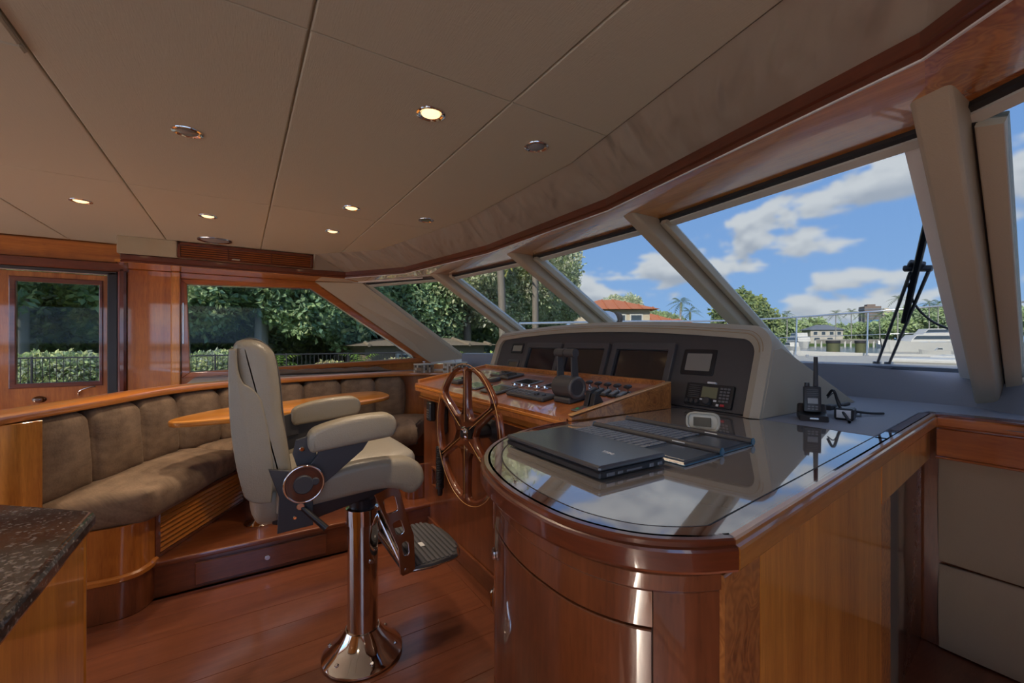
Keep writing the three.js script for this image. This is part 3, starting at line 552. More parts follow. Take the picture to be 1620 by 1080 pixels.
// ---------- port dinette: dais, settee, table ----------
const seatPath = planPath([[-0.86, -2.52], [-0.62, -3.03], [-0.37, -3.55], [-0.05, -3.83], [0.28, -3.97], [0.89, -4.12], [1.42, -4.13], [1.72, -3.93], [1.80, -3.5], [1.77, -3.0]]);
{ // raised step
  const d = thing('dinette_step', 'raised varnished step with a drawer below the dinette', 'step', [0, 0, 0]);
  part(d, 'riser', bx(-0.42, 1.12, 0, 0.165, -2.805, -2.79, 'x', 0.003), M.mahogany);
  part(d, 'step_body', slab([[-0.42, -2.806], [1.12, -2.806], [1.75, -2.95], [1.75, -3.8], [1.3, -4.08], [0.3, -3.9], [-0.30, -3.6]], 0, 0.163, 0.003), M.mahogany);
  part(d, 'tread', slab([[-0.40, -2.768], [1.14, -2.768], [1.75, -2.9], [1.75, -3.82], [1.3, -4.09], [0.28, -3.92], [-0.05, -3.78], [-0.38, -3.3]], 0.163, 0.19, 0.008, 'x'), M.mahogany);
  const dr = part(d, 'drawer', bx(-0.20, 0.44, 0.022, 0.140, -2.790, -2.773, 'x', 0.004), M.mahogany);
  part(dr, 'drawer_latch', disc(0.014, 0.008, 0.13, 0.082, -2.770, Math.PI / 2), M.steel);
}
{ // settee carcass
  const s = thing('settee', 'curved brown suede dinette settee with teak base and cap rail', 'settee', [0, 0, 0]);
  const capProf = [[0.0, 0.962], [0.006, 0.957], [0.018, 0.962], [0.022, 0.978], [0.018, 0.992], [0.006, 1.0], [-0.14, 1.0], [-0.147, 0.992], [-0.147, 0.957]];
  part(s, 'cap_rail', sweep(seatPath, 0.02, seatPath.L, capProf, 70, 0.6), M.capWood);
  { const p = seatPath.at(0.02), g = new THREE.CylinderGeometry(0.09, 0.09, 0.043, 24, 1).translate(p.x - p.nx * 0.07, 0.9785, p.z - p.nz * 0.07); part(s, 'cap_end', setUV(toCreasedNormals(g, 0.5)), M.capWood); }
  part(s, 'back_shell', swapUV(sweep(seatPath, 0.05, seatPath.L, ringProf(-0.145, -0.11, 0.0, 0.957, 0.003), 60)), M.teakDeep);
  { const p = seatPath.at(0.06); part(s, 'end_panel', swapUV(sweep(planPath([[p.x - p.nx * 0.155 + 0.01, p.z - p.nz * 0.155 - 0.05], [p.x - p.nx * 0.13 + 0.03, p.z - p.nz * 0.13 + 0.01], [p.x - p.nx * 0.09 + 0.06, p.z - p.nz * 0.09 + 0.02], [p.x + p.nx * 0.01 + 0.03, p.z + p.nz * 0.01 - 0.02], [p.x + p.nx * 0.06 + 0.03, p.z + p.nz * 0.06 - 0.09]]), 0, 0.32, ringProf(-0.02, 0, 0, 0.9572, 0.001), 24)), M.teak); }
  // back cushions
  const cuts = [0.16, 0.50, 0.86, 1.17, 1.48, 1.80, 2.12, 2.44, 2.76, 3.04];
  for (let i = 0; i < cuts.length - 1; i++) {
    const a = cuts[i] + 0.002, b = cuts[i + 1] - 0.002, w = b - a, r = rng(90 + i), ph = r() * 9;
    part(s, 'back_cushion', pillow(w, 0.385, 0.13, 0.05, 0.022, [14, 12, 8], (x, y, z) => {
      const t = y / 0.385 + 0.5, p = seatPath.at((a + b) / 2 + x), wr = z > 0.02 ? fbm3(x * 12 + ph, y * 10, i, 3) * 0.012 : 0, o = -0.045 + z + (1 - t) * 0.025 + wr;
      return [p.x + p.nx * o, 0.755 + y - (t > 0.8 ? Math.abs(x / w) ** 3 * 0.05 : 0), p.z + p.nz * o];
    }), M.suede);
  }
  // seat cushions
  const seats = [[0.16, 1.26, 0.48, 0], [1.27, 2.25, 0, 0], [2.26, 3.30, 0, 0]];
  seats.forEach(([a, b, shear], i) => {
    const w = b - a, D = i === 2 ? 0.72 : 0.42;
    part(s, 'seat_cushion', pillow(w, 0.155, D, 0.045, 0.02, [26, 6, 14], (x, y, z) => {
      const o = z + D / 2 - 0.03, t = x / w + 0.5, p = seatPath.at(a + x + w / 2 + shear * o * (1 - t)), wr = y > 0.05 ? fbm3(x * 7, z * 9, i + 3.3, 3) * 0.012 : 0;
      return [p.x + p.nx * o, 0.505 + y + wr - (z > 0 ? 0.0 : 0), p.z + p.nz * o];
    }), M.suede);
  });
  // base: rounded front post with plinth, louvred front below the aft seat
  const post = planPath([[-0.80, -2.70], [-0.60, -2.675], [-0.475, -2.67], [-0.42, -2.69], [-0.385, -2.74], [-0.365, -2.81]]);
  part(s, 'base_post', swapUV(sweep(post, 0, post.L, ringProf(-0.02, 0, 0.2, 0.432, 0.002), 30)), M.teakPanel);
  part(s, 'plinth', swapUV(sweep(post, 0, post.L, ringProf(-0.02, 0.004, 0, 0.175, 0.003), 30)), M.mahogany);
  part(s, 'plinth_band', sweep(post, 0, post.L, [[-0.02, 0.172], [0.006, 0.172], [0.016, 0.180], [0.016, 0.198], [0.006, 0.206], [-0.02, 0.206]], 30), M.teakPanel);
  const lv = planPath([[-0.365, -2.805], [0.03, -3.50]], false), frame = (s0, s1, y0, y1, m = M.mahogany) => part(s, 'louvre_frame', sweep(lv, s0, s1, ringProf(-0.025, 0.004, y0, y1, 0.003), 1), m);
  part(s, 'louvre_backing', sweep(lv, 0.0, lv.L, ringProf(-0.05, -0.03, 0.19, 0.432, 0.002), 1), M.mahogany);
  frame(0, 0.03, 0.19, 0.432); frame(lv.L - 0.03, lv.L, 0.19, 0.432); frame(0.03, lv.L - 0.03, 0.19, 0.208); frame(0.03, lv.L - 0.03, 0.412, 0.432);
  for (let k = 0; k < 8; k++) { const y = 0.211 + k * 0.0253; part(s, 'slat', sweep(lv, 0.03, lv.L - 0.03, [[0.002, y], [0.006, y + 0.006], [-0.012, y + 0.025], [-0.022, y + 0.021]], 1), M.teakPanel); }
  const inner = planPath([[0.03, -3.50], [0.35, -3.60], [0.75, -3.56], [0.98, -3.40], [1.02, -3.15], [1.03, -2.93]]);
  part(s, 'base_front', swapUV(sweep(inner, 0, inner.L, ringProf(-0.02, 0, 0.19, 0.432, 0.002), 30)), M.mahogany);
  part(s, 'base_end', [swapUV(sweep(planPath([[0.99, -2.97], [0.99, -2.93], [1.03, -2.90], [1.12, -2.895]]), 0, 0.17, ringProf(-0.02, 0, 0.19, 0.432, 0.002), 14))], M.mahogany);
}
{ // shelf behind the cap rail up to the windows
  const g = []; const N = 60, pos = [];
  const outer = (x, z, t) => (t < 0.32 ? [lerp(-0.62, -0.3, t / 0.32) - 0.3 * (1 - t / 0.32), lerp(-2.9, -4.41, smooth(0.05, 0.3, t))] : null);
  const poly = []; for (let k = 0; k <= 40; k++) { const p = seatPath.at(lerp(1.35, seatPath.L, k / 40)); poly.push([p.x - p.nx * 0.149, p.z - p.nz * 0.149]); }
  poly.push([1.9, -3.0], [2.2, -3.6], [2.15, -4.1], [1.95, -4.40], [-0.32, -4.43]);
  single('side_shelf', 'grey shelf between the settee cap rail and the port window', 'shelf', slab(poly, 0.965, 1.0, 0.002), M.shelf, undefined, 'structure');
}
{ // dinette table
  const t = thing('dinette_table', 'long varnished teak dinette table behind the helm chair', 'table', [0.106, 0.19, -3.05]);
  const out = [[-0.335, -2.985], [-0.30, -2.925], [-0.05, -2.915], [0.35, -3.03], [0.717, -3.20], [0.95, -3.36], [1.03, -3.48], [1.03, -3.74], [0.97, -3.82], [0.76, -3.80], [0.25, -3.51], [-0.06, -3.39], [-0.30, -3.10]].map(([x, z]) => [x - 0.106, z + 3.05]);
  const c = new THREE.CatmullRomCurve3(out.map(([x, z]) => new THREE.Vector3(x, 0, z)), true, 'centripetal').getPoints(90).slice(0, -1).map((v) => [v.x, v.z]);
  part(t, 'tabletop', slab(c, 0.642, 0.675, 0.009, 'x'), M.teak);
  part(t, 'pedestal', lathe([[0, 0], [0.085, 0], [0.088, 0.006], [0.06, 0.018], [0.045, 0.03], [0.045, 0.05], [0.04, 0.055], [0.04, 0.62], [0.07, 0.642], [0, 0.642]], 36), M.chrome);
}

// ---------- helm chair (faces the bow, +x) ----------
{
  const c = thing('helm_chair', 'beige leather helm chair on a polished steel pedestal', 'chair', [0.432, 0, -1.84]);
  const P = (x, z = 0) => [x - 0.432, z];  // x as measured along the cabin
  const X0 = -0.432;
  const base = part(c, 'base_flange', lathe([[0, 0], [0.150, 0], [0.160, 0.006], [0.160, 0.014], [0.150, 0.024], [0.118, 0.050], [0.088, 0.082], [0.068, 0.112], [0, 0.112]], 56), M.chrome);
  for (let k = 0; k < 6; k++) { const a = k / 6 * 6.283 + 0.5; part(base, 'bolt', lathe([[0, 0.012], [0.007, 0.012], [0.009, 0.009], [0.009, 0], [0.016, -0.002], [0.016, -0.006], [0, -0.006]], 14).scale(0.8, 0.6, 0.8).rotateZ(-0.55).rotateY(-a).translate(Math.cos(a) * 0.134, 0.036, Math.sin(a) * 0.134), M.steel); }
  part(c, 'column', lathe([[0, 0.105], [0.064, 0.105], [0.064, 0.112], [0.0615, 0.114], [0.0615, 0.548], [0.067, 0.550], [0.067, 0.612], [0.060, 0.616], [0, 0.616]], 48), M.chromeDark);
  part(c, 'lock_button', lathe([[0, 0.01], [0.008, 0.008], [0.009, 0], [0, 0]], 14).rotateX(Math.PI / 2).translate(0.02, 0.40, 0.058), M.steel);
  part(c, 'swivel', lathe([[0, 0.61], [0.052, 0.61], [0.054, 0.65], [0.075, 0.672], [0.075, 0.69], [0, 0.69]], 36), M.black);
  // seat carriage: sloping black channel frame
  const car = [];
  for (const z of [-0.20, 0.20]) car.push(place(plate([[X0 + 0.09, 0.690], [X0 + 0.16, 0.668], [X0 + 0.42, 0.722], [X0 + 0.50, 0.748], [X0 + 0.50, 0.762], [X0 + 0.38, 0.748], [X0 + 0.09, 0.722]], 0.03, 0.004), 0, 0, z));
  car.push(place(plate([[X0 + 0.09, 0.700], [X0 + 0.50, 0.742], [X0 + 0.50, 0.756], [X0 + 0.09, 0.724]], 0.40, 0.004), 0, 0, 0));
  part(c, 'seat_frame', car, M.black);
  // seat: pan cushion and two side bolsters ending in a knee roll
  const seatProf = (hw) => { const s = new THREE.Shape(); s.moveTo(X0 + 0.10, 0.735); s.lineTo(X0 + 0.345, 0.752); s.quadraticCurveTo(X0 + 0.49, 0.765, X0 + 0.525, 0.728); s.quadraticCurveTo(X0 + 0.575, 0.70, X0 + 0.605, 0.755); s.quadraticCurveTo(X0 + 0.615, 0.835, X0 + 0.53, 0.858); s.quadraticCurveTo(X0 + 0.36, 0.878, X0 + 0.22, 0.84); s.lineTo(X0 + 0.10, 0.81); s.closePath(); return s; };
  const bol = (z) => place(plate(seatProf(), 0.085, 0.026, [], 5), 0, 0, z);
  part(c, 'seat_bolster', bol(0.225), M.leather); part(c, 'seat_bolster', bol(-0.225), M.leather);
  part(c, 'seat_cushion', pillow(0.47, 0.10, 0.37, 0.04, 0.012, [12, 5, 10], (x, y, z) => [x - 0.065, y + 0.795 + x * 0.05 + (x > 0.12 ? (x - 0.12) * 0.1 : 0), z]), M.leatherLight);
  part(c, 'seat_seam', [bx(X0 + 0.30, X0 + 0.315, 0.835, 0.852, -0.175, 0.175, 'z', 0.006)], M.leatherLight);
  // tail pad below the backrest
  part(c, 'lumbar_pad', pillow(0.10, 0.14, 0.44, 0.04, 0.01, [6, 6, 10], (x, y, z) => [X0 + 0.085 + x, 0.755 + y, z]), M.leather);
  // backrest: front cushion and rear shell with side wings
  const bk = new THREE.Shape(); bk.moveTo(X0 + 0.06, 0.80); bk.lineTo(X0 + 0.150, 0.80); bk.quadraticCurveTo(X0 + 0.145, 0.92, X0 + 0.118, 1.06); bk.quadraticCurveTo(X0 + 0.112, 1.20, X0 + 0.095, 1.262); bk.quadraticCurveTo(X0 + 0.06, 1.318, X0 + 0.005, 1.306); bk.quadraticCurveTo(X0 - 0.025, 1.30, X0 - 0.018, 1.26); bk.closePath();
  part(c, 'backrest', place(plate(bk, 0.485, 0.032, [], 6), 0, 0, 0), M.leather);
  const sh = new THREE.Shape(); sh.moveTo(X0 - 0.030, 1.275); sh.quadraticCurveTo(X0 - 0.040, 1.0, X0 + 0.010, 0.81); sh.quadraticCurveTo(X0 + 0.03, 0.772, X0 + 0.085, 0.775); sh.quadraticCurveTo(X0 + 0.105, 0.90, X0 + 0.058, 1.11); sh.quadraticCurveTo(X0 + 0.045, 1.145, X0 + 0.012, 1.165); sh.quadraticCurveTo(X0 - 0.010, 1.19, X0 - 0.008, 1.278); sh.quadraticCurveTo(X0 - 0.018, 1.285, X0 - 0.030, 1.275);
  part(c, 'back_shell', place(plate(sh.getPoints(10).map((v) => [v.x, v.y]).filter((v, i, a) => !i || Math.hypot(v[0] - a[i - 1][0], v[1] - a[i - 1][1]) > 0.004), 0.50, 0.007, [], 3), 0, 0, 0), M.leather);
  const pip = (z) => tube([[X0 + 0.152, 0.81, z], [X0 + 0.121, 1.06, z], [X0 + 0.108, 1.20, z], [X0 + 0.085, 1.275, z], [X0 + 0.035, 1.310, z], [X0 - 0.012, 1.298, z]], 0.0028, 40, 6);
  part(c, 'piping', [pip(0.214), pip(-0.214)], M.pipe);
  // arm brackets, pads and the round hinge covers
  const br = [[X0 + 0.06, 0.88], [X0 + 0.185, 0.862], [X0 + 0.22, 0.90], [X0 + 0.40, 0.94], [X0 + 0.40, 0.965], [X0 + 0.20, 0.965], [X0 + 0.175, 0.90], [X0 + 0.30, 0.905]];
  const bracket = [[X0 + 0.075, 0.895], [X0 + 0.175, 0.872], [X0 + 0.215, 0.915], [X0 + 0.225, 0.945], [X0 + 0.39, 0.955], [X0 + 0.365, 0.918], [X0 + 0.205, 0.795], [X0 + 0.205, 0.690], [X0 + 0.10, 0.685], [X0 + 0.105, 0.80]];
  const upper = [[X0 + 0.145, 0.93], [X0 + 0.155, 0.975], [X0 + 0.195, 0.985], [X0 + 0.215, 0.95], [X0 + 0.22, 0.89], [X0 + 0.16, 0.88]];
  for (const s of [1, -1]) {
    part(c, 'arm_bracket', [place(plate(bracket, 0.014, 0.003), 0, 0, s * 0.283), place(plate(upper, 0.012, 0.003), 0, 0, s * 0.268)], M.blackSoft);
    const a = new THREE.Shape(); a.moveTo(X0 + 0.205, 0.932); a.lineTo(X0 + 0.455, 0.955); a.quadraticCurveTo(X0 + 0.482, 0.96, X0 + 0.482, 1.0); a.quadraticCurveTo(X0 + 0.478, 1.042, X0 + 0.43, 1.042); a.quadraticCurveTo(X0 + 0.30, 1.042, X0 + 0.215, 1.012); a.quadraticCurveTo(X0 + 0.186, 1.0, X0 + 0.188, 0.965); a.quadraticCurveTo(X0 + 0.19, 0.934, X0 + 0.205, 0.932);
    part(c, 'armrest', place(plate(a, 0.075, 0.016, [], 4), 0, 0, s * 0.275), M.leather);
    const h = part(c, 'hinge_cover', disc(0.060, 0.022, X0 + 0.175, 0.838, s * 0.302, Math.PI / 2, 0, 0, 0.006, 40), M.burlHub);
    part(h, 'ring', new THREE.TorusGeometry(0.058, 0.004, 10, 48).translate(X0 + 0.175, 0.838, s * 0.312), M.chrome);
    part(h, 'knob', [disc(0.030, 0.012, X0 + 0.172, 0.838, s * 0.317, Math.PI / 2, 0, 0, 0.003), disc(0.012, 0.010, X0 + 0.208, 0.843, s * 0.317, Math.PI / 2, 0, 0, 0.002)], M.blackSoft);
    const lv = part(c, 'recline_lever', [rod([X0 + 0.165, 0.765, s * 0.300], [X0 + 0.236, 0.692, s * 0.345], 0.008, 12, 0.0105)], M.black);
    part(lv, 'pivot', disc(0.012, 0.024, X0 + 0.165, 0.766, s * 0.298, Math.PI / 2), M.steel);
    part(c, 'bracket_bolt', disc(0.006, 0.008, X0 + 0.150, 0.728, s * 0.293, Math.PI / 2), M.chrome); part(c, 'bracket_bolt', disc(0.008, 0.010, X0 + 0.172, 0.945, s * 0.279, Math.PI / 2), M.chrome);
  }
  // footrest: cut-out side plates, tubes and a ribbed tread
  const rr = (x, y, w, h, a) => { const q = [], n = 5; for (const [sx, sy] of [[1, 1], [-1, 1], [-1, -1], [1, -1]]) for (let k = 0; k <= n; k++) { const t = (Math.atan2(sy, sx) - Math.PI / 4) + k / n * Math.PI / 2; const px = sx * (w / 2 - 0.01) + Math.cos(t) * 0.01, py = sy * (h / 2 - 0.01) + Math.sin(t) * 0.01; q.push([x + px * Math.cos(a) - py * Math.sin(a), y + px * Math.sin(a) + py * Math.cos(a)]); } return q; };
  for (const s of [1, -1]) part(c, 'footrest_arm', place(plate([[X0 + 0.42, 0.735], [X0 + 0.515, 0.755], [X0 + 0.545, 0.64], [X0 + 0.580, 0.535], [X0 + 0.585, 0.402], [X0 + 0.575, 0.39], [X0 + 0.535, 0.385], [X0 + 0.525, 0.395], [X0 + 0.515, 0.50], [X0 + 0.475, 0.60]], 0.008, 0.002, [rr(X0 + 0.487, 0.672, 0.045, 0.062, 0.25), rr(X0 + 0.518, 0.578, 0.032, 0.055, 0.3), rr(X0 + 0.545, 0.49, 0.024, 0.055, 0.12)]), 0, 0, s * 0.205), M.chromeDark);
  part(c, 'footrest_tube', [rod([0.058, 0.585, 0.03], [X0 + 0.545, 0.425, 0.19], 0.016, 16), rod([0.058, 0.585, -0.03], [X0 + 0.545, 0.425, -0.19], 0.016, 16), rod([X0 + 0.55, 0.405, -0.21], [X0 + 0.55, 0.405, 0.21], 0.009, 12)], M.chrome);
  const tread = part(c, 'footplate', place(slab([[X0 + 0.545, 0.185], [X0 + 0.66, 0.205], [X0 + 0.78, 0.185], [X0 + 0.82, 0.08], [X0 + 0.825, 0], [X0 + 0.82, -0.08], [X0 + 0.78, -0.185], [X0 + 0.66, -0.205], [X0 + 0.545, -0.185]], 0.378, 0.400, 0.004), 0, 0, 0), M.blackSoft);
  for (let k = 0; k < 12; k++) { const x = X0 + 0.568 + k * 0.0205, hw = 0.19 - Math.max(0, k - 9) * 0.025; part(tread, 'tread_rib', bx(x - 0.0065, x + 0.0065, 0.3995, 0.4045, -hw, hw, 'z', 0.0015), M.rubber); }
  part(tread, 'tread_badge', bx(X0 + 0.665, X0 + 0.685, 0.4045, 0.4058, 0.015, 0.055, 'z', 0.0005), M.label);
  part(tread, 'edge_trim', [tube([[X0 + 0.55, 0.388, 0.187], [X0 + 0.66, 0.388, 0.207], [X0 + 0.782, 0.388, 0.187], [X0 + 0.824, 0.388, 0.08], [X0 + 0.828, 0.388, 0], [X0 + 0.824, 0.388, -0.08], [X0 + 0.782, 0.388, -0.187], [X0 + 0.66, 0.388, -0.207], [X0 + 0.55, 0.388, -0.187]], 0.003, 60, 6)], M.chrome);
}

// ---------- helm console ----------
const DS = 0.166, dashY = (x) => 1.011 + DS * (x - 1.068), DA = Math.atan(DS);
{
  const c = thing('helm_console', 'varnished helm console behind the steering wheel with sloping burl dash', 'console', [0, 0, 0]);
  part(c, 'front_panel', bx(1.10, 1.13, 0, 0.93, -2.884, -1.27, 'y', 0.004), M.mahogany);
  part(c, 'body', bx(1.13, 1.66, 0, 0.96, -2.88, -1.27, 'y', 0.004), M.mahogany);
  part(c, 'side_panel', bx(1.11, 1.68, 0, 1.0, -2.92, -2.885, 'y', 0.004), M.mahogany);
  part(c, 'kick_rail', bx(1.085, 1.10, 0, 0.10, -2.90, -1.15, 'z', 0.004), M.mahogany);
  // mouldings under the dash edge
  part(c, 'apron', bx(1.075, 1.10, 0.915, 0.975, -2.90, -1.257, 'z', 0.006), M.teakPanel);
  part(c, 'apron_bead', [bx(1.066, 1.10, 0.905, 0.918, -2.905, -1.257, 'z', 0.005)], M.redTeak);
  part(c, 'dash_edge', [bx(1.042, 1.10, 0.972, 0.998, -2.925, -1.257, 'z', 0.008), bx(1.05, 1.10, 0.960, 0.974, -2.915, -1.257, 'z', 0.004)], M.teakPanel);
  // sloping burl top, raised fiddle round it
  part(c, 'dash_top', setUV(place(plate([[1.045, 0.955], [1.045, 1.0055], [1.62, dashY(1.62)], [1.62, 0.955]], 1.66, 0.003), 0, 0, -2.087), 'z'), M.dashBurl);
  part(c, 'side_board', setUV(place(plate([[1.05, 1.0005], [1.05, 1.013], [1.63, dashY(1.63) + 0.012], [1.63, 1.0005]], 0.022, 0.002), 0, 0, -1.241), 'x'), M.burl);
  part(c, 'side_bead', setUV(place(cbox(0.588, 0.006, 0.025, 0.002), 1.34, dashY(1.34) + 0.0135, -1.241, 0, 0, DA), 'x'), M.inlay);
  part(c, 'back_fiddle', setUV(place(cbox(0.02, 0.03, 1.66, 0.004), 1.61, dashY(1.61) + 0.008, -2.08, 0, 0, DA), 'z'), M.burl);
  part(c, 'left_fiddle', setUV(place(cbox(0.56, 0.028, 0.02, 0.004), 1.34, dashY(1.34) + 0.006, -2.905, 0, 0, DA), 'x'), M.teakPanel);
  // aft face fittings: hand-microphone niche, flush ring pull
  part(c, 'niche', setUV(plate([[-2.70, 0.335], [-2.58, 0.335], [-2.58, 0.465], [-2.70, 0.465]], 0.022, 0.003, [[[-2.685, 0.35], [-2.595, 0.35], [-2.595, 0.45], [-2.685, 0.45]]]).rotateY(-Math.PI / 2).translate(1.089, 0, 0), 'y'), M.mahogany);
  part(c, 'ring_pull', new THREE.TorusGeometry(0.022, 0.0022, 8, 28).scale(1, 0.55, 1).rotateY(Math.PI / 2).translate(1.096, 0.545, -2.23), M.steel);
  part(c, 'wheel_boss', lathe([[0, 0], [0.07, 0], [0.07, 0.02], [0.035, 0.05], [0.03, 0.16], [0, 0.16]], 32).rotateZ(Math.PI / 2).translate(1.10, 0.853, -1.87), M.black);
  part(c, 'ignition_switch', [disc(0.02, 0.02, 1.09, 0.80, -1.57, 0, 0, Math.PI / 2), disc(0.010, 0.03, 1.08, 0.80, -1.57, 0, 0, Math.PI / 2), disc(0.014, 0.02, 1.09, 0.825, -1.62, 0, 0, Math.PI / 2)], M.steel);
}
// thing standing square on the sloping dash: local x forward, z to starboard
function onDash(name, label, cat, x, z, group) { const g = thing(name, label, cat, [x, dashY(x), z], 0, group); g.rotation.z = DA; return g; }
{
  const inst = (name, label, cat, x0, x1, z0, z1, h, m, group) => { const g = onDash(name, label, cat, (x0 + x1) / 2, (z0 + z1) / 2, group); part(g, 'housing', bx(-(x1 - x0) / 2, (x1 - x0) / 2, 0, h, -(z1 - z0) / 2, (z1 - z0) / 2, 'x', 0.005), m ?? M.blackSoft); return g; };
  const grp = 'instruments set in the dash';
  { const g = inst('autopilot_panel', 'low black control panel with two small knobs left of the throttle', 'control panel', 1.150, 1.238, -1.865, -1.55, 0.018);
    part(g, 'key_pad', bx(-0.036, 0.036, 0.0178, 0.0192, -0.15, 0.02, 'x', 0.0004), M.frame);
    for (let i = 0; i < 6; i++) for (let j = 0; j < 2; j++) part(g, 'button', bx(-0.028 + j * 0.03, -0.010 + j * 0.03, 0.019, 0.022, -0.140 + i * 0.025, -0.122 + i * 0.025, 'x', 0.001), M.rubber);
    part(g, 'knob', lathe([[0, 0.026], [0.011, 0.026], [0.013, 0.022], [0.013, 0.018], [0, 0.018]], 20).translate(-0.005, 0, 0.065), M.black); part(g, 'knob', lathe([[0, 0.024], [0.008, 0.024], [0.010, 0.018], [0, 0.018]], 18).translate(0.0, 0, 0.115), M.black); }
  { const g = inst('chart_tablet', 'flat grey framed display lying on the dash right of the wheel spoke', 'display', 1.122, 1.272, -2.10, -1.92, 0.012, M.frame); part(g, 'screen', bx(-0.052, 0.045, 0.0118, 0.0128, -0.070, 0.070, 'x', 0.0003), M.screenGlass); }
  { const g = inst('gauge_display', 'flat pale framed display on the dash behind the wheel', 'display', 1.133, 1.255, -2.365, -2.17, 0.008, M.steelDark); part(g, 'screen', bx(-0.048, 0.048, 0.0078, 0.0088, -0.083, 0.083, 'x', 0.0003), M.screenGlass); }
  { const g = inst('radio_unit', 'small black unit with a knob at the port end of the dash', 'control panel', 1.158, 1.265, -2.60, -2.455, 0.022); part(g, 'knob', lathe([[0, 0.038], [0.012, 0.038], [0.014, 0.022], [0, 0.022]], 18).translate(0.01, 0, 0.035), M.black); part(g, 'dial', bx(-0.03, 0.03, 0.0218, 0.0225, -0.055, 0.01, 'x', 0.0003), M.screenGlass); }
  { const g = inst('engine_display', 'flat engine display with pale frame at the middle of the dash', 'display', 1.337, 1.447, -2.11, -1.93, 0.006, M.steelDark); part(g, 'screen', bx(-0.042, 0.042, 0.0058, 0.0068, -0.072, 0.072, 'x', 0.0003), M.screenGlass); }
  { const g = inst('engine_display', 'flat engine display partly behind the throttle lever', 'display', 1.345, 1.447, -1.84, -1.69, 0.006, M.steelDark); part(g, 'screen', bx(-0.038, 0.038, 0.0058, 0.0068, -0.06, 0.06, 'x', 0.0003), M.screenGlass); }
  { const g = inst('alarm_box', 'slim grey box at the back of the dash, right one of two', 'control panel', 1.387, 1.515, -2.34, -2.225, 0.016, M.frame); part(g, 'face', bx(-0.055, 0.055, 0.0158, 0.0168, -0.05, 0.05, 'x', 0.0003), M.screenGlass); }
  { const g = inst('alarm_box', 'slim grey box at the back of the dash, left one of two', 'control panel', 1.410, 1.520, -2.49, -2.37, 0.016, M.frame); part(g, 'face', bx(-0.048, 0.048, 0.0158, 0.0168, -0.052, 0.052, 'x', 0.0003), M.screenGlass); }
  { const g = onDash('compass_ring', 'small dark round device on the dash behind the wheel rim', 'gauge', 1.33, -2.30); part(g, 'bezel', lathe([[0, 0], [0.045, 0], [0.046, 0.014], [0.036, 0.02], [0, 0.02]], 28), M.blackSoft); part(g, 'dial', lathe([[0, 0.0205], [0.03, 0.0205], [0.032, 0.019], [0, 0.019]], 24), M.lcdDark); }
  // rows of small chrome push buttons
  for (let i = 0; i < 5; i++) { const g = onDash('push_button', 'chrome push button, ' + ['first', 'second', 'third', 'fourth', 'fifth'][i] + ' from the left in the row before the engine displays', 'button', 1.297 + i * 0.006, -2.005 + i * 0.062, 'chrome push buttons on the dash'); part(g, 'bezel', lathe([[0, 0], [0.017, 0], [0.018, 0.006], [0.013, 0.009], [0, 0.009]], 18), M.steel); part(g, 'cap', lathe([[0, 0.02], [0.009, 0.019], [0.011, 0.009], [0, 0.009]], 16), M.chrome); }
  for (let i = 0; i < 5; i++) { const x = 1.440, z = -1.551 + i * 0.061, g = onDash('pull_knob', 'black mushroom pull knob, ' + ['first', 'second', 'third', 'fourth', 'fifth'][i] + ' from the throttle in its row', 'knob', x, z, 'black pull knobs at the back of the dash'); part(g, 'stem', lathe([[0, 0], [0.010, 0], [0.010, 0.004], [0.005, 0.008], [0.005, 0.022], [0, 0.022]], 14), M.steel); part(g, 'cap', lathe([[0, 0.038], [0.012, 0.037], [0.019, 0.032], [0.019, 0.027], [0.008, 0.020], [0, 0.020]], 22), M.black); }
  for (let i = 0; i < 5; i++) { const g = onDash('rocker_switch', 'black rocker switch, ' + ['first', 'second', 'third', 'fourth', 'fifth'][i] + ' from the throttle in the row before the pull knobs', 'switch', 1.385 - i * 0.002, -1.475 + i * 0.0475, 'black rocker switches on the dash'); part(g, 'bezel', bx(-0.030, 0.030, 0, 0.008, -0.018, 0.018, 'x', 0.003), M.black); part(g, 'rocker', place(cbox(0.046, 0.012, 0.026, 0.003), 0, 0.011, 0, 0, 0, 0.2), M.frame); }
  for (let i = 0; i < 3; i++) { const g = onDash('indicator_plate', 'small silver label plate, ' + ['left', 'middle', 'right'][i] + ' one just right of the throttle', 'plate', 1.372, -1.62 + i * 0.042, 'silver label plates'); part(g, 'face', bx(-0.018, 0.018, 0, 0.003, -0.016, 0.016, 'x', 0.001), M.steel); }
  { // twin engine throttle
    const g = onDash('throttle_control', 'black twin throttle lever head with a handle bar on the burl dash', 'throttle', 1.235, -1.46);
    g.scale.z = 0.74;
    part(g, 'base', bx(-0.05, 0.05, 0, 0.024, -0.075, 0.075, 'x', 0.006), M.blackSoft);
    part(g, 'drum', [lathe([[0, -0.082], [0.045, -0.082], [0.05, -0.076], [0.05, 0.076], [0.045, 0.082], [0, 0.082]], 36).rotateX(Math.PI / 2).translate(0, 0.062, 0)], M.blackSoft);
    part(g, 'drum_ring', new THREE.TorusGeometry(0.040, 0.008, 12, 36).translate(0, 0.062, 0.083), M.frame);
    part(g, 'drum_hole', disc(0.034, 0.004, 0, 0.062, 0.0825, Math.PI / 2), M.blackSoft);
    for (const z of [-0.066, 0.066]) part(g, 'lever', setUV(place(plate([[-0.018, 0.09], [0.022, 0.085], [0.030, 0.20], [0.022, 0.222], [0.002, 0.218], [-0.004, 0.19]], 0.013, 0.003), 0, 0, z)), M.blackSoft);
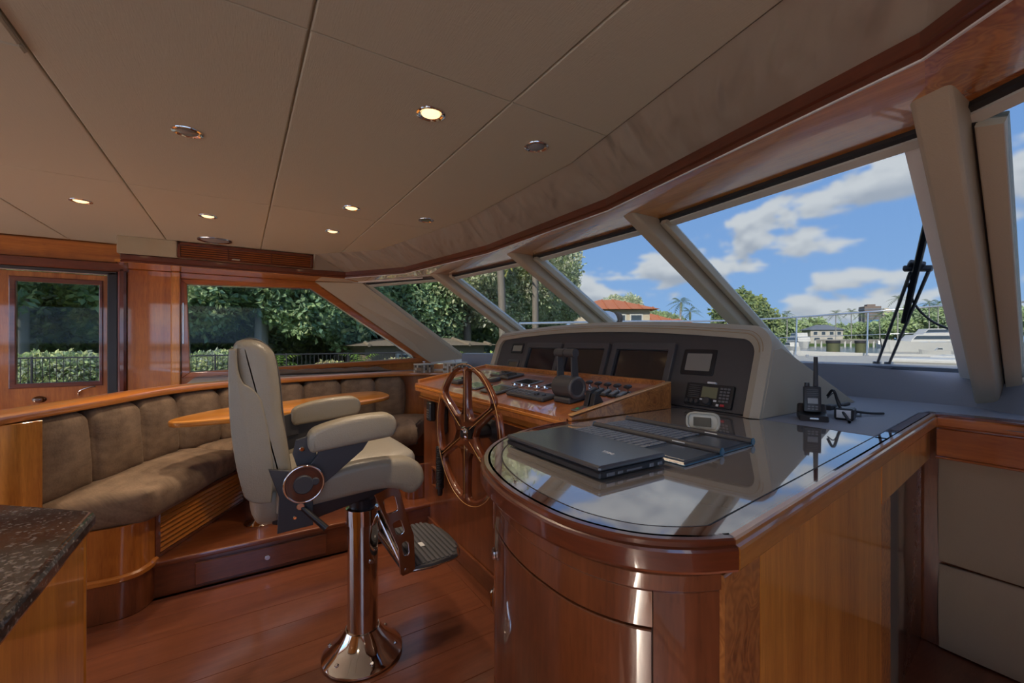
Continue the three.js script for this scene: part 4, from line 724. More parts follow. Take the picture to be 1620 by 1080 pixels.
    part(g, 'grip', [rod([0.012, 0.212, -0.088], [0.012, 0.212, -0.003], 0.019, 18), rod([0.012, 0.212, 0.003], [0.012, 0.212, 0.088], 0.019, 18), rod([0.012, 0.212, -0.003], [0.012, 0.212, 0.003], 0.016, 16)], M.blackSoft);
  }
  { // bow thruster paddles on a lit plate
    const g = onDash('thruster_control', 'pair of black thruster paddles on a plate at the starboard corner of the dash', 'control', 1.200, -1.292);
    part(g, 'plate', bx(-0.075, 0.065, 0, 0.006, -0.034, 0.036, 'x', 0.002), M.frame);
    for (const z of [-0.016, 0.018]) part(g, 'paddle', setUV(place(plate([[-0.03, 0.006], [0.034, 0.006], [0.012, 0.052], [0.004, 0.058], [-0.008, 0.055]], 0.026, 0.004), 0.018, 0, z)), M.black);
    part(g, 'green_lamp', lathe([[0, 0.010], [0.007, 0.009], [0.008, 0.006], [0, 0.006]], 14).translate(-0.055, 0, -0.015), mat({ color: new THREE.Color(0.02, 0.25, 0.08), roughness: 0.3 }));
    part(g, 'red_lamp', lathe([[0, 0.010], [0.006, 0.009], [0.007, 0.006], [0, 0.006]], 14).translate(-0.045, 0, 0.016), mat({ color: new THREE.Color(0.35, 0.03, 0.10), roughness: 0.3 }));
  }
}
{ // steering wheel: rim and six spokes cut from one board, turned to face the chair
  const w = thing('steering_wheel', 'large varnished wooden six-spoke steering wheel', 'steering wheel', [0.935, 0.853, -1.87]);
  const R = 0.348, rim = R - 0.036, hub = 0.052, holes = [];
  for (let k = 0; k < 6; k++) {
    const mid = Math.PI / 2 + Math.PI / 6 + k * Math.PI / 3, half = Math.PI / 6, h = 0.0205, pts = [];
    const edge = (r, sgn, hw) => { const a = Math.asin(Math.min(0.9, hw / r)); return mid + sgn * (half - a); };
    const N = 10;
    const r0 = 0.115;
    pts.push([r0 - 0.015, mid]); pts.push([r0 - 0.008, mid + 0.12]); pts.push([r0 + 0.012, edge(r0 + 0.012, 1, h + 0.006)]);
    for (let i = 1; i <= 4; i++) { const r = lerp(r0 + 0.03, rim - 0.03, i / 4); pts.push([r, edge(r, 1, h + 0.004 * (1 - i / 4))]); }
    pts.push([rim - 0.008, edge(rim - 0.008, 1, h + 0.006)]);
    for (let i = 0; i <= N; i++) { const a = edge(rim, 1, h + 0.02); pts.push([rim, lerp(a, 2 * mid - a, i / N)]); }
    pts.push([rim - 0.008, edge(rim - 0.008, -1, h + 0.006)]);
    for (let i = 4; i >= 1; i--) { const r = lerp(r0 + 0.03, rim - 0.03, i / 4); pts.push([r, edge(r, -1, h + 0.004 * (1 - i / 4))]); }
    pts.push([r0 + 0.012, edge(r0 + 0.012, -1, h + 0.006)]); pts.push([r0 - 0.008, mid - 0.12]);
    holes.push(new THREE.Path(pts.map(([r, a]) => new THREE.Vector2(Math.cos(a) * r, Math.sin(a) * r))));
  }
  const s = new THREE.Shape(); s.absarc(0, 0, R, 0, 6.2832); for (const h of holes) s.holes.push(h);
  let g = new THREE.ExtrudeGeometry(s, { depth: 0.010, bevelEnabled: true, bevelThickness: 0.013, bevelSize: 0.012, bevelOffset: -0.012, bevelSegments: 5, curveSegments: 64 }).translate(0, 0, -0.004);
  g = setUV(toCreasedNormals(g, 0.7), 'y').rotateY(-Math.PI / 2);
  part(w, 'rim_and_spokes', g, M.wheelWood);
  const inl = []; for (let k = 0; k < 6; k++) { const a = Math.PI / 2 + k * Math.PI / 3; inl.push(place(cbox(0.0025, 0.255, 0.003, 0.0008), 0, 0, 0).translate(0, 0.185, 0).rotateX(-(a - Math.PI / 2)).translate(-0.0182, 0, 0)); }
  part(w, 'spoke_inlay', inl, M.inlay);
  part(w, 'rim_inlay', new THREE.TorusGeometry(R - 0.010, 0.0018, 6, 96).rotateY(Math.PI / 2).translate(-0.0165, 0, 0), M.inlay);
  const hb = part(w, 'hub', lathe([[0, 0.012], [0.022, 0.010], [0.034, 0.003], [0.036, -0.004], [0, -0.004]], 36).rotateZ(Math.PI / 2).translate(-0.020, 0, 0), M.chrome);
  const bars = []; for (const z of [-0.010, 0, 0.010]) bars.push(bx(-0.0325, -0.0302, -0.018, 0.018, z - 0.003, z + 0.003, 'y', 0.0008));
  part(hb, 'emblem', bars, M.black);
  part(w, 'shaft', rod([0.012, 0, 0], [0.06, 0, 0], 0.02, 20), M.steel);
  w.rotation.y = 0.0;
}
{ // hand microphones hanging on the console face
  const m = thing('hand_microphone', 'black hand microphone clipped to the console left of the wheel', 'microphone', [1.10, 0.77, -2.70]);
  part(m, 'body', bx(-0.045, -0.003, 0, 0.125, -0.032, 0.032, 'y', 0.008), M.black); part(m, 'grille', [0, 1, 2, 3].map((k) => bx(-0.0475, -0.044, 0.02 + k * 0.016, 0.028 + k * 0.016, -0.02, 0.02, 'z', 0.001)), M.frame); part(m, 'clip', bx(-0.008, 0, 0.05, 0.09, -0.02, 0.02), M.steel);
  const n = thing('hand_microphone', 'black hand microphone seen through the wheel with a coiled cord below', 'microphone', [1.10, 0.70, -2.50]);
  part(n, 'body', bx(-0.05, -0.003, 0.02, 0.20, -0.034, 0.034, 'y', 0.009), M.black); part(n, 'clip', bx(-0.052, -0.046, 0.075, 0.095, -0.012, 0.012), M.steel);
  const pts = []; for (let i = 0; i <= 240; i++) { const t = i / 240, a = t * 26 * 6.283; pts.push([-0.035 + Math.cos(a) * 0.022, -0.06 - t * 0.27, -0.02 + Math.sin(a) * 0.022]); }
  part(n, 'coiled_cord', tube(pts, 0.0045, 900, 5), M.black);
  part(n, 'cord_lead', tube([[-0.03, 0.025, 0], [-0.05, -0.02, 0.01], [-0.03, -0.06, -0.01]], 0.004, 16, 6), M.black);
  part(n, 'cord_end', lathe([[0, 0], [0.014, 0.004], [0.018, 0.02], [0.018, 0.045], [0, 0.05]], 14).translate(-0.035, -0.375, -0.02), M.black);
}
// ---------- instrument pod ----------
const podX = (y) => 1.70 + 0.34 * (y - 1.0), PA = Math.atan(0.34);
const onPod = (g, y, z) => { g.position.set(podX(y), y, z); g.rotation.z = -PA; return g; };
{
  const p = thing('instrument_pod', 'wide dark instrument pod under a beige stitched leather hood', 'instrument pod', [0, 0, 0]);
  const top = (z) => { const t = (z + 1.93) / 1.05; return 1.355 - 0.045 * t * t - 0.10 * smooth(0.90, 1.02, Math.abs(t)) ; };
  // outline in the face plane: z sideways, height along the slope
  const K = Math.hypot(1, 0.34), N = 40, face = [], outer = [];
  const arch = (zl, zr, rise, rad, y0) => { const q = []; q.push([zl, y0]); for (let i = 0; i <= 8; i++) { const a = Math.PI - i / 16 * Math.PI; q.push([zl + rad + Math.cos(a) * rad, rise - 0.045 - rad + Math.sin(a) * rad]); } for (let i = 1; i < 16; i++) { const t = i / 16; q.push([lerp(zl + rad, zr - rad, t), rise - 0.045 * (2 * t - 1) ** 2]); } for (let i = 8; i <= 16; i++) { const a = Math.PI / 2 - (i - 8) / 16 * Math.PI; q.push([zr - rad + Math.cos(a) * rad, rise - 0.045 - rad + Math.sin(a) * rad]); } q.push([zr, y0]); return q; };
  const inner = arch(-2.955, -0.932, 1.356, 0.065, 1.001), hood = arch(-3.03, -0.872, 1.412, 0.10, 1.001);
  const to = (z, y, out = 0) => [podX(y) + out * -0.9, y + out * 0.05, z];
  // face panel
  { const s = new THREE.Shape(inner.map(([z, y]) => new THREE.Vector2(z, (y - 1) * K))); let g = new THREE.ExtrudeGeometry(s, { depth: 0.02, bevelEnabled: false }); g = g.rotateY(-Math.PI / 2); g.computeVertexNormals(); const q = g.attributes.position; g.rotateZ(-PA).translate(1.70 + 0.018, 1.0, 0); const gg = g; part(p, 'face_panel', setUV(fixHand(gg)), M.podFace); }
  // hood rim: loft inner lip -> outer lip -> back over the top and down to the dash
  const rows = [inner.map(([z, y]) => to(z, y, 0.0)), inner.map(([z, y]) => to(z, y, 0.028)), inner.map(([z, y], i) => { const [a, b] = hood[i]; return to(lerp(z, a, 0.5), lerp(y, b, 0.5), 0.040); }), hood.map(([z, y]) => to(z, y, 0.02)), hood.map(([z, y]) => [podX(y) + 0.03, y - 0.004, z])];
  // back edge drops to the shelf well forward
  const backRow = (k) => hood.map(([z, y], i) => { const x0 = podX(y) + 0.03, run = 0.80, h = y - 0.999; return [x0 + run * (h / 0.41) * k * (y > 1.0 ? 1 : 0), Math.max(1.001, y - 0.004 - h * Math.pow(k, 1.0)), lerp(z, -1.93, 0.05 * k)]; });
  rows.push(backRow(0.33), backRow(0.66), backRow(1));
  { const pos = [], uv = []; for (let r = 0; r + 1 < rows.length; r++) for (let i = 0; i + 1 < inner.length; i++) { const a = rows[r][i], b = rows[r][i + 1], c = rows[r + 1][i + 1], d = rows[r + 1][i]; pos.push(...a, ...c, ...b, ...a, ...d, ...c); for (const q of [a, c, b, a, d, c]) uv.push(q[2], q[1] + q[0]); }
    const g = new THREE.BufferGeometry(); g.setAttribute('position', new THREE.Float32BufferAttribute(pos, 3)); g.setAttribute('uv', new THREE.Float32BufferAttribute(uv, 2)); part(p, 'leather_hood', toCreasedNormals(g, 0.7), M.pillar); }
  // upright cheeks closing both ends
  for (const [z, i] of [[-0.872, hood.length - 1], [-3.03, 0]]) { const y1 = 1.267, s = z > -1 ? -0.004 : 0.004; part(p, 'cheek', setUV(place(plate([[podX(1.001) - 0.005, 1.001], [podX(y1), y1], [podX(y1) + 0.06, y1 + 0.008], [2.57, 1.001]], 0.012, 0.003), 0, 0, z + s)), M.pillar); }
  const st = (off) => tube(inner.slice(1, -1).map(([z, y], i) => { const h = hood[i + 1]; return [podX(lerp(y, h[1], off)) - 0.036, lerp(y, h[1], off) + 0.002, lerp(z, h[0], off)]; }), 0.0012, 160, 5);
  part(p, 'stitching', [st(0.40), st(0.62)], M.stitch);
}
function fixHand(g) { return g; }
{
  const disp = (name, label, cat, z0, z1, y0, y1, b, deep, fm, sm, group) => {
    const g = onPod(thing(name, label, cat, [0, 0, 0], 0, group), (y0 + y1) / 2, (z0 + z1) / 2), w = z1 - z0, h = (y1 - y0) * Math.hypot(1, 0.34);
    part(g, 'bezel', setUV(plate(roundRect(w, h, Math.min(0.012, h / 6)), deep, 0.004, [roundRect(w - 2 * b, h - 2 * b, 0.004)]).rotateY(-Math.PI / 2).translate(-deep / 2, 0, 0)), fm);
    part(g, 'screen', bx(-0.006, -0.001, -h / 2 + b * 0.9, h / 2 - b * 0.9, -w / 2 + b * 0.9, w / 2 - b * 0.9, 'y', 0.001), sm); return g;
  };
  disp('pod_display', 'large dark screen of the pod, leftmost of the three', 'screen', -2.575, -2.178, 1.045, 1.284, 0.036, 0.022, M.frame, M.screen, 'large pod screens');
  disp('pod_display', 'large dark screen of the pod, middle one behind the throttle', 'screen', -2.150, -1.750, 1.045, 1.284, 0.034, 0.022, M.frame, M.screen, 'large pod screens');
  disp('pod_display', 'largest dark screen of the pod, right one of three', 'screen', -1.722, -1.312, 1.003, 1.286, 0.036, 0.024, M.frame, M.screen, 'large pod screens');
  disp('small_display', 'small pale grey square display, upper of two at the port end of the pod', 'display', -2.795, -2.635, 1.210, 1.285, 0.018, 0.010, M.black, M.lcd, 'small square pod displays');
  disp('small_display', 'small brownish square display, lower of two at the port end of the pod', 'display', -2.795, -2.640, 1.087, 1.160, 0.018, 0.010, M.frame, M.lcdDark, 'small square pod displays');
  disp('depth_display', 'grey beige square display above the radio in a black frame', 'display', -1.270, -1.103, 1.146, 1.263, 0.022, 0.008, M.black, M.lcdBeige);
  { const r = onPod(thing('marine_radio', 'black marine radio with keypad, knobs and a red button in the pod', 'radio', [0, 0, 0]), 1.063, -1.102), W = 0.22, Hh = 0.1;
    part(r, 'body', setUV(plate(roundRect(W, Hh, 0.01), 0.016, 0.003).rotateY(-Math.PI / 2).translate(-0.008, 0, 0)), M.black);
    for (let k = 0; k < 7; k++) part(r, 'speaker_slot', bx(-0.0185, -0.015, 0.036 - k * 0.0085, 0.0395 - k * 0.0085, -0.096, -0.040, 'z', 0.0008), M.frame);
    part(r, 'lcd', bx(-0.0185, -0.0155, -0.012, 0.036, -0.030, 0.042, 'z', 0.001), M.lcdGreen);
    for (let i = 0; i < 3; i++) for (let j = 0; j < 5; j++) part(r, 'key', bx(-0.0195, -0.0155, 0.029 - j * 0.0135, 0.037 - j * 0.0135, 0.053 + i * 0.0155, 0.065 + i * 0.0155, 'z', 0.001), M.keyGrey);
    part(r, 'tuning_knob', lathe([[0, 0.022], [0.014, 0.022], [0.017, 0.016], [0.017, 0], [0, 0]], 24).rotateZ(Math.PI / 2).translate(-0.015, -0.028, 0.008), M.blackSoft);
    for (let k = 0; k < 3; k++) part(r, 'knob', lathe([[0, 0.014], [0.008, 0.014], [0.010, 0.009], [0.010, 0], [0, 0]], 16).rotateZ(Math.PI / 2).translate(-0.015, -0.034, -0.090 + k * 0.024), M.blackSoft);
    part(r, 'soft_key', [bx(-0.018, -0.015, -0.024, -0.017, -0.034, -0.022, 'z', 0.001), bx(-0.018, -0.015, -0.024, -0.017, -0.018, -0.008, 'z', 0.001), bx(-0.018, -0.015, -0.026, -0.018, 0.030, 0.044, 'z', 0.001), bx(-0.018, -0.015, -0.044, -0.034, 0.045, 0.056, 'z', 0.001)], M.label);
    part(r, 'distress_key', bx(-0.0195, -0.015, -0.044, -0.033, 0.064, 0.082, 'z', 0.001), mat({ color: new THREE.Color(0.42, 0.02, 0.03), roughness: 0.4 }));
    part(r, 'name_plate', bx(-0.0155, -0.001, 0.052, 0.060, -0.014, 0.024, 'z', 0.001), M.label); }
}

// ---------- rounded counter unit beside the helm, footwell forward of the viewer ----------
const rim = planPath([[1.06, -1.252], [0.92, -1.236], [0.80, -1.198], [0.68, -1.135], [0.58, -1.045], [0.51, -0.935], [0.467, -0.80], [0.453, -0.67], [0.464, -0.55], [0.508, -0.455], [0.572, -0.396], [0.637, -0.364]]);
// the starboard edge runs straight from the sharp corner; e is how far it lies from the counter's rim, inward
const CORNER = [0.637, -0.364], FAR = [2.425, -0.546], stb = planPath([CORNER, FAR], false);
const inset = (e, n = 40) => { const q = []; for (let i = 0; i <= n; i++) { const p = rim.at(rim.L * i / n); q.push([p.x + -p.nx * -e, p.z + -p.nz * -e]); } return q; };
{
  // path runs port -> aft -> starboard corner; its n side faces outward or inward?
  const mid = rim.at(rim.L * 0.55), inwardSign = ((0.9 - mid.x) * mid.nx + (-0.75 - mid.z) * mid.nz) > 0 ? 1 : -1;
  const IN = (s, e) => { const p = rim.at(s); return [p.x + p.nx * inwardSign * e, p.z + p.nz * inwardSign * e]; };
  const sIn = ((0.9 - 1.5) * 0 + 1) && (((1.5 - stb.at(0.9).x) * stb.at(0.9).nx + (-0.9 - stb.at(0.9).z) * stb.at(0.9).nz) > 0 ? 1 : -1);
  const SI = (s, e) => { const p = stb.at(s); return [p.x + p.nx * sIn * e, p.z + p.nz * sIn * e]; };
  const sd = ([x, z]) => { const p = stb.at(0.5); return ((x - p.x) * p.nx + (z - p.z) * p.nz) * sIn; };
  const outline = (e, xEnd = 1.695) => { // parallel to the rim and the straight side, e inside, with the true corner
    const q = []; let last = null;
    for (let i = 0; i <= 90; i++) { const p = IN(lerp(0, rim.L + 0.02, i / 90), e), k = sd(p) - e; if (k >= 0 || i < 60) { q.push(p); last = [p, k]; } else { const t = last[1] / (last[1] - k); q.push([lerp(last[0][0], p[0], t), lerp(last[0][1], p[1], t)]); break; } }
    const s1 = stb.L * (xEnd - 0.637) / (2.425 - 0.637); q.push(SI(s1, e)); q.push([xEnd, -1.252]); return q; };
  const t = thing('countertop', 'glossy dark countertop with a wooden edge on the rounded cabinet', 'countertop', [0, 0, 0]);
  part(t, 'slab', slab(outline(0.052), 0.962, 1.0, 0), M.counter);
  // border strip between inlay line and edge, following the rounded rim and the straight side
  const bprof = (e0, e1, y0, y1, b = 0.0015) => ringProf(Math.min(e0 * inwardSign, e1 * inwardSign), Math.max(e0 * inwardSign, e1 * inwardSign), y0, y1, b);
  const bps = (e0, e1, y0, y1, b = 0.0015) => ringProf(Math.min(e0 * sIn, e1 * sIn), Math.max(e0 * sIn, e1 * sIn), y0, y1, b);
  const band = (e0, e1, y0, y1) => { const A = outline(e0), B = outline(e1), n = B.length; return slab([...A.slice(0, -1), ...B.slice(0, -1).reverse()], y0, y1, 0); };
  part(t, 'border', [band(0.014, 0.0478, 0.965, 1.0), sweep(stb, stb.L * 0.58, stb.L, bps(0.014, 0.048, 0.96, 1.0), 2)], M.counterBorder);
  part(t, 'inlay_line', [band(0.0478, 0.052, 0.97, 0.9985), sweep(stb, stb.L * 0.58, stb.L, bps(0.0475, 0.0505, 0.97, 0.9985), 2)], M.seal);
  const ogee = (k) => [[0.02 * k, 1.0], [0.004 * k, 1.0], [0.001 * k, 0.997], [0.001 * k, 0.990], [-0.004 * k, 0.988], [-0.006 * k, 0.984], [-0.006 * k, 0.956], [-0.003 * k, 0.951], [0.02 * k, 0.951]];
  part(t, 'edge', [sweep(rim, 0, rim.L, ogee(inwardSign), 80, 0.35)], M.edgeWood);
  part(t, 'edge', [sweep(stb, 0, stb.L, ogee(sIn), 2, 0.35)], M.edgeTeak);
  // cabinet below
  const c = thing('helm_cabinet', 'rounded varnished cabinet with a curved door under the dark countertop', 'cabinet', [0, 0, 0]);
  const E0 = 0.030, E1 = 0.050, skin = (s0, s1, y0, y1, n, m, name = 'panel') => part(c, name, swapUV(sweep(rim, s0, s1, bprof(E0, E1, y0, y1, 0.002), n)), m);
  part(c, 'core', slab(outline(0.056, 1.66), 0, 0.951, 0), M.mahogany);
  part(c, 'neck_rail', sweep(rim, 0, rim.L - 0.01, bprof(0.044, 0.06, 0.925, 0.953), 60), M.mahogany);
  const L = rim.L, d0 = L * 0.485, d1 = L * 0.905;
  skin(0, d0 - 0.0015, 0, 0.905, 26, M.mahogany, 'side_stile'); skin(d1 + 0.0015, L - 0.008, 0, 0.905, 8, M.mahogany, 'corner_stile');
  part(c, 'top_rail', swapUV(sweep(rim, 0, L - 0.007, bprof(E0 - 0.003, E1, 0.905, 0.935, 0.003), 60)), M.mahogany);
  skin(d0, d1, 0.845, 0.905, 24, M.mahogany, 'door_rail');
  const door = part(c, 'door', swapUV(sweep(rim, d0 + 0.0025, d1 - 0.0025, bprof(E0 - 0.001, E1, 0.06, 0.842, 0.002), 26)), M.mahogany);
  { const p = rim.at(d0 + 0.035), a = Math.atan2(-p.nx * inwardSign, -p.nz * inwardSign); part(door, 'push_latch', lathe([[0, 0.006], [0.011, 0.006], [0.014, 0.004], [0.014, 0], [0, 0]], 24).rotateX(Math.PI / 2).rotateY(a).translate(p.x + p.nx * inwardSign * (E0 - 0.002), 0.775, p.z + p.nz * inwardSign * (E0 - 0.002)), M.steel); }
  { const p = rim.at(L * 0.425), a = Math.atan2(-p.nx * inwardSign, -p.nz * inwardSign), g = []; g.push(lathe([[0, 0.008], [0.014, 0.007], [0.019, 0.003], [0.02, 0], [0, 0]], 24).rotateX(Math.PI / 2).scale(1, 2.1, 1)); g.push(lathe([[0, 0.014], [0.008, 0.013], [0.010, 0.008], [0, 0.008]], 18).rotateX(Math.PI / 2).scale(1, 2.6, 1)); part(c, 'oval_pull', g.map((q) => q.rotateY(a).translate(p.x + p.nx * inwardSign * E0, 0.60, p.z + p.nz * inwardSign * E0)), M.bronzeLight); }
  { const p = rim.at(L * 0.39), a = Math.atan2(-p.nx * inwardSign, -p.nz * inwardSign); part(c, 'bar_handle', [bx(-0.006, 0.006, -0.06, 0.06, 0.002, 0.014, 'y', 0.004).rotateY(a).translate(p.x + p.nx * inwardSign * E0, 0.83, p.z + p.nz * inwardSign * E0)], M.steel); }
  // straight starboard side
  const S = (x) => stb.L * (x - 0.637) / (2.425 - 0.637), side = (name, x0, x1, y0, y1, m, e0 = 0.022, e1 = 0.046) => part(c, name, swapUV(sweep(stb, S(x0), S(x1), bps(e0, e1, y0, y1, 0.003), 1)), m);
  side('burl_stile', 0.646, 0.7755, 0, 0.930, M.burl); side('side_door', 0.7785, 1.632, 0, 0.930, M.teak);
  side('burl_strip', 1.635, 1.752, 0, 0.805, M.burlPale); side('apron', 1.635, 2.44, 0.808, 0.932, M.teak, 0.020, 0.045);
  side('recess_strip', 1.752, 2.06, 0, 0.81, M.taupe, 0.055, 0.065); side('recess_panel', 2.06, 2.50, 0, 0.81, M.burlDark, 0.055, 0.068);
  part(c, 'side_core', swapUV(sweep(stb, S(1.60), S(2.46), bps(0.07, 0.3, 0, 0.95, 0.002), 1)), M.mahogany);
}
{ // forward wall of the footwell with padded panels, wooden edge on top
  const w = struct('wall_footwell', 'footwell wall of padded beige panels below a wooden ledge', 'wall');
  part(w, 'padded_panel', pillow(0.03, 0.445, 1.2, 0.008, 0.004, [2, 4, 6]).translate(2.505, 0.595, 0.045), M.panelFabric);
  part(w, 'padded_panel', pillow(0.03, 0.355, 1.2, 0.008, 0.004, [2, 4, 6]).translate(2.505, 0.185, 0.045), M.panelFabric);
  part(w, 'backing', bx(2.515, 2.60, 0, 0.96, -0.62, 0.65, 'y'), M.mahogany);
  part(w, 'apron', bx(2.466, 2.49, 0.820, 0.938, -0.556, 0.65, 'z', 0.004), M.redTeakPlain);
  part(w, 'apron_bead', bx(2.460, 2.492, 0.812, 0.822, -0.556, 0.65, 'z', 0.003), M.redTeakPlain);
  part(w, 'neck_rail', bx(2.478, 2.50, 0.936, 0.956, -0.56, 0.65, 'z', 0.001), M.redTeakPlain);
  part(w, 'edge', bx(2.419, 2.50, 0.951, 0.990, -0.545, 0.65, 'z', 0.005), M.redTeakPlain);
  part(w, 'edge_top', bx(2.424, 2.50, 0.988, 1.0015, -0.56, 0.65, 'z', 0.003), M.edgeWood);
}
// ---------- galley counter at the left edge ----------
{
  const g = thing('galley_counter', 'galley cabinet of glossy teak with a dark speckled granite top', 'counter', [0, 0, 0]);
  const top = [[-0.252, -0.25], [-0.252, -1.205], [-0.268, -1.228], [-0.80, -1.70], [-1.6, -1.70], [-1.6, -0.25]];
  part(g, 'granite_top', slab(top, 0.915, 0.95, 0.010), M.granite);
  part(g, 'front_panel', bx(-0.29, -0.268, 0, 0.913, -1.20, -0.27, 'y', 0.003), M.teak);
  part(g, 'corner_panel', setUV(place(cbox(0.66, 0.913, 0.022, 0.003), -0.525, 0.4565, -1.447, 0, -0.724, 0), 'y'), M.teak);
  part(g, 'carcass', slab([[-0.29, -0.27], [-0.29, -1.19], [-0.80, -1.66], [-1.58, -1.66], [-1.58, -0.27]], 0, 0.913, 0), M.mahogany);
}

// ---------- things on the counter and shelves ----------
{ // closed laptop
  const l = thing('laptop', 'closed black laptop lying on the dark countertop', 'laptop', [0.755, 1.0, -0.855]);
  const W = 0.215, D = 0.375;
  part(l, 'base', bx(-W / 2, W / 2, 0.004, 0.019, -D / 2, D / 2, 'z', 0.003), M.black);
  const lid = part(l, 'lid', bx(-W / 2 - 0.002, W / 2, 0.0205, 0.033, -D / 2 - 0.001, D / 2 + 0.001, 'z', 0.004), M.lid);
  part(l, 'foot', [bx(-0.09, -0.07, 0, 0.004, -0.16, -0.13), bx(-0.09, -0.07, 0, 0.004, 0.13, 0.16), bx(0.07, 0.09, 0, 0.004, -0.16, -0.13), bx(0.07, 0.09, 0, 0.004, 0.13, 0.16)], M.rubber);
  for (const [x, w, h] of [[-0.075, 0.024, 0.008], [-0.045, 0.016, 0.006], [0.0, 0.05, 0.004], [0.058, 0.014, 0.009], [0.088, 0.016, 0.007]]) part(l, 'port_socket', bx(x - w / 2, x + w / 2, 0.011 - h / 2, 0.011 + h / 2, D / 2 - 0.002, D / 2 + 0.001, 'x', 0.0006), M.steelDark);
  part(l, 'hinge', [bx(W / 2 - 0.006, W / 2 + 0.004, 0.010, 0.026, -0.15, -0.11, 'z', 0.003), bx(W / 2 - 0.006, W / 2 + 0.004, 0.010, 0.026, 0.11, 0.15, 'z', 0.003)], M.black);
  // maker's mark printed near the starboard edge
  const font = await new FontLoader().loadAsync('fonts/droid/droid_sans_bold.typeface.json');
  const tg = new TextGeometry('DELL', { font, size: 0.0115, depth: 0.0005, curveSegments: 3, bevelEnabled: false }); tg.computeBoundingBox(); tg.translate(-tg.boundingBox.max.x / 2, -0.006, 0);
  tg.applyMatrix4(new THREE.Matrix4().makeBasis(new THREE.Vector3(0, 0, -1), new THREE.Vector3(-1, 0, 0), new THREE.Vector3(0, 1, 0)).setPosition(-0.01, 0.0329, 0.115)); part(lid, 'logo', tg, M.label);
}
{ // two thin folding keyboards with touch areas
  const kb = (label, x, z, turn) => {
    const g = thing('flat_keyboard', label, 'keyboard', [x, 1.0, z], turn, 'thin blue-edged keyboards beside the laptop');
    const W = 0.165, D = 0.45;
    part(g, 'deck', bx(-W / 2, W / 2, 0.001, 0.009, -D / 2, D / 2, 'z', 0.003), M.deckKb);
    part(g, 'edge_band', [bx(-W / 2 - 0.001, W / 2, 0.0005, 0.005, D / 2 - 0.004, D / 2 + 0.0012, 'x', 0.001), bx(-W / 2 - 0.0012, -W / 2 + 0.003, 0.0005, 0.005, -D / 2, D / 2, 'z', 0.001)], M.tealEdge);
    const sp = part(g, 'spine', rod([W / 2 + 0.002, 0.0105, -D / 2], [W / 2 + 0.002, 0.0105, D / 2], 0.0105, 16), M.blackSoft);
    part(sp, 'spine_cap', [disc(0.0112, 0.004, W / 2 + 0.002, 0.0112, D / 2 + 0.001, Math.PI / 2), disc(0.0112, 0.004, W / 2 + 0.002, 0.0112, -D / 2 - 0.001, Math.PI / 2)], M.tealEdge);
    part(g, 'touch_pad', bx(-W / 2 + 0.02, W / 2 - 0.022, 0.0088, 0.0096, D / 2 - 0.128, D / 2 - 0.012, 'z', 0.0004), M.padKb);
    const keys = [], key = cbox(0.0158, 0.0028, 0.0185, 0.0008);
    for (let r = 0; r < 7; r++) for (let c = 0; c < 13; c++) keys.push(key.clone().translate(-W / 2 + 0.016 + r * 0.0195, 0.0104, -D / 2 + 0.022 + c * 0.0226));
    part(g, 'keys', keys, M.keyBlue, 'stuff');
    part(g, 'print', bx(W / 2 - 0.0085, W / 2 - 0.0079, 0.0145, 0.0175, D / 2 - 0.14, D / 2 - 0.10, 'z', 0.0002), M.label);
    return g;
  };
  kb('thin blue-edged keyboard next to the closed laptop, nearer one', 0.968, -0.868, 0.05);
  kb('thin blue-edged keyboard farther from the closed laptop, near the clock', 1.150, -0.885, 0.05);
}
{ // little oval clock
  const c = thing('desk_clock', 'small cream oval desk clock with a dark display', 'clock', [1.286, 1.0, -0.848], 0.42);
  const oval = (w, h, t, b) => setUV(plate(roundRect(w, h, h * 0.46), t, b, [], 3).rotateY(-Math.PI / 2));
  part(c, 'body', oval(0.100, 0.058, 0.034, 0.010).translate(0.012, 0.036, 0), M.cream);
  part(c, 'rim', setUV(plate(roundRect(0.104, 0.062, 0.028), 0.006, 0.002, [roundRect(0.090, 0.050, 0.022)]).rotateY(-Math.PI / 2).translate(-0.006, 0.036, 0)), M.creamRim);
  part(c, 'display', bx(-0.0085, -0.004, 0.021, 0.051, -0.028, 0.026, 'z', 0.001), M.lcdDark);
  part(c, 'foot', [lathe([[0, 0], [0.014, 0], [0.013, 0.008], [0.009, 0.012], [0, 0.012]], 18).translate(0.022, 0, 0.018), lathe([[0, 0], [0.014, 0], [0.013, 0.008], [0.009, 0.012], [0, 0.012]], 18).translate(0.022, 0, -0.018)], M.cream);
}
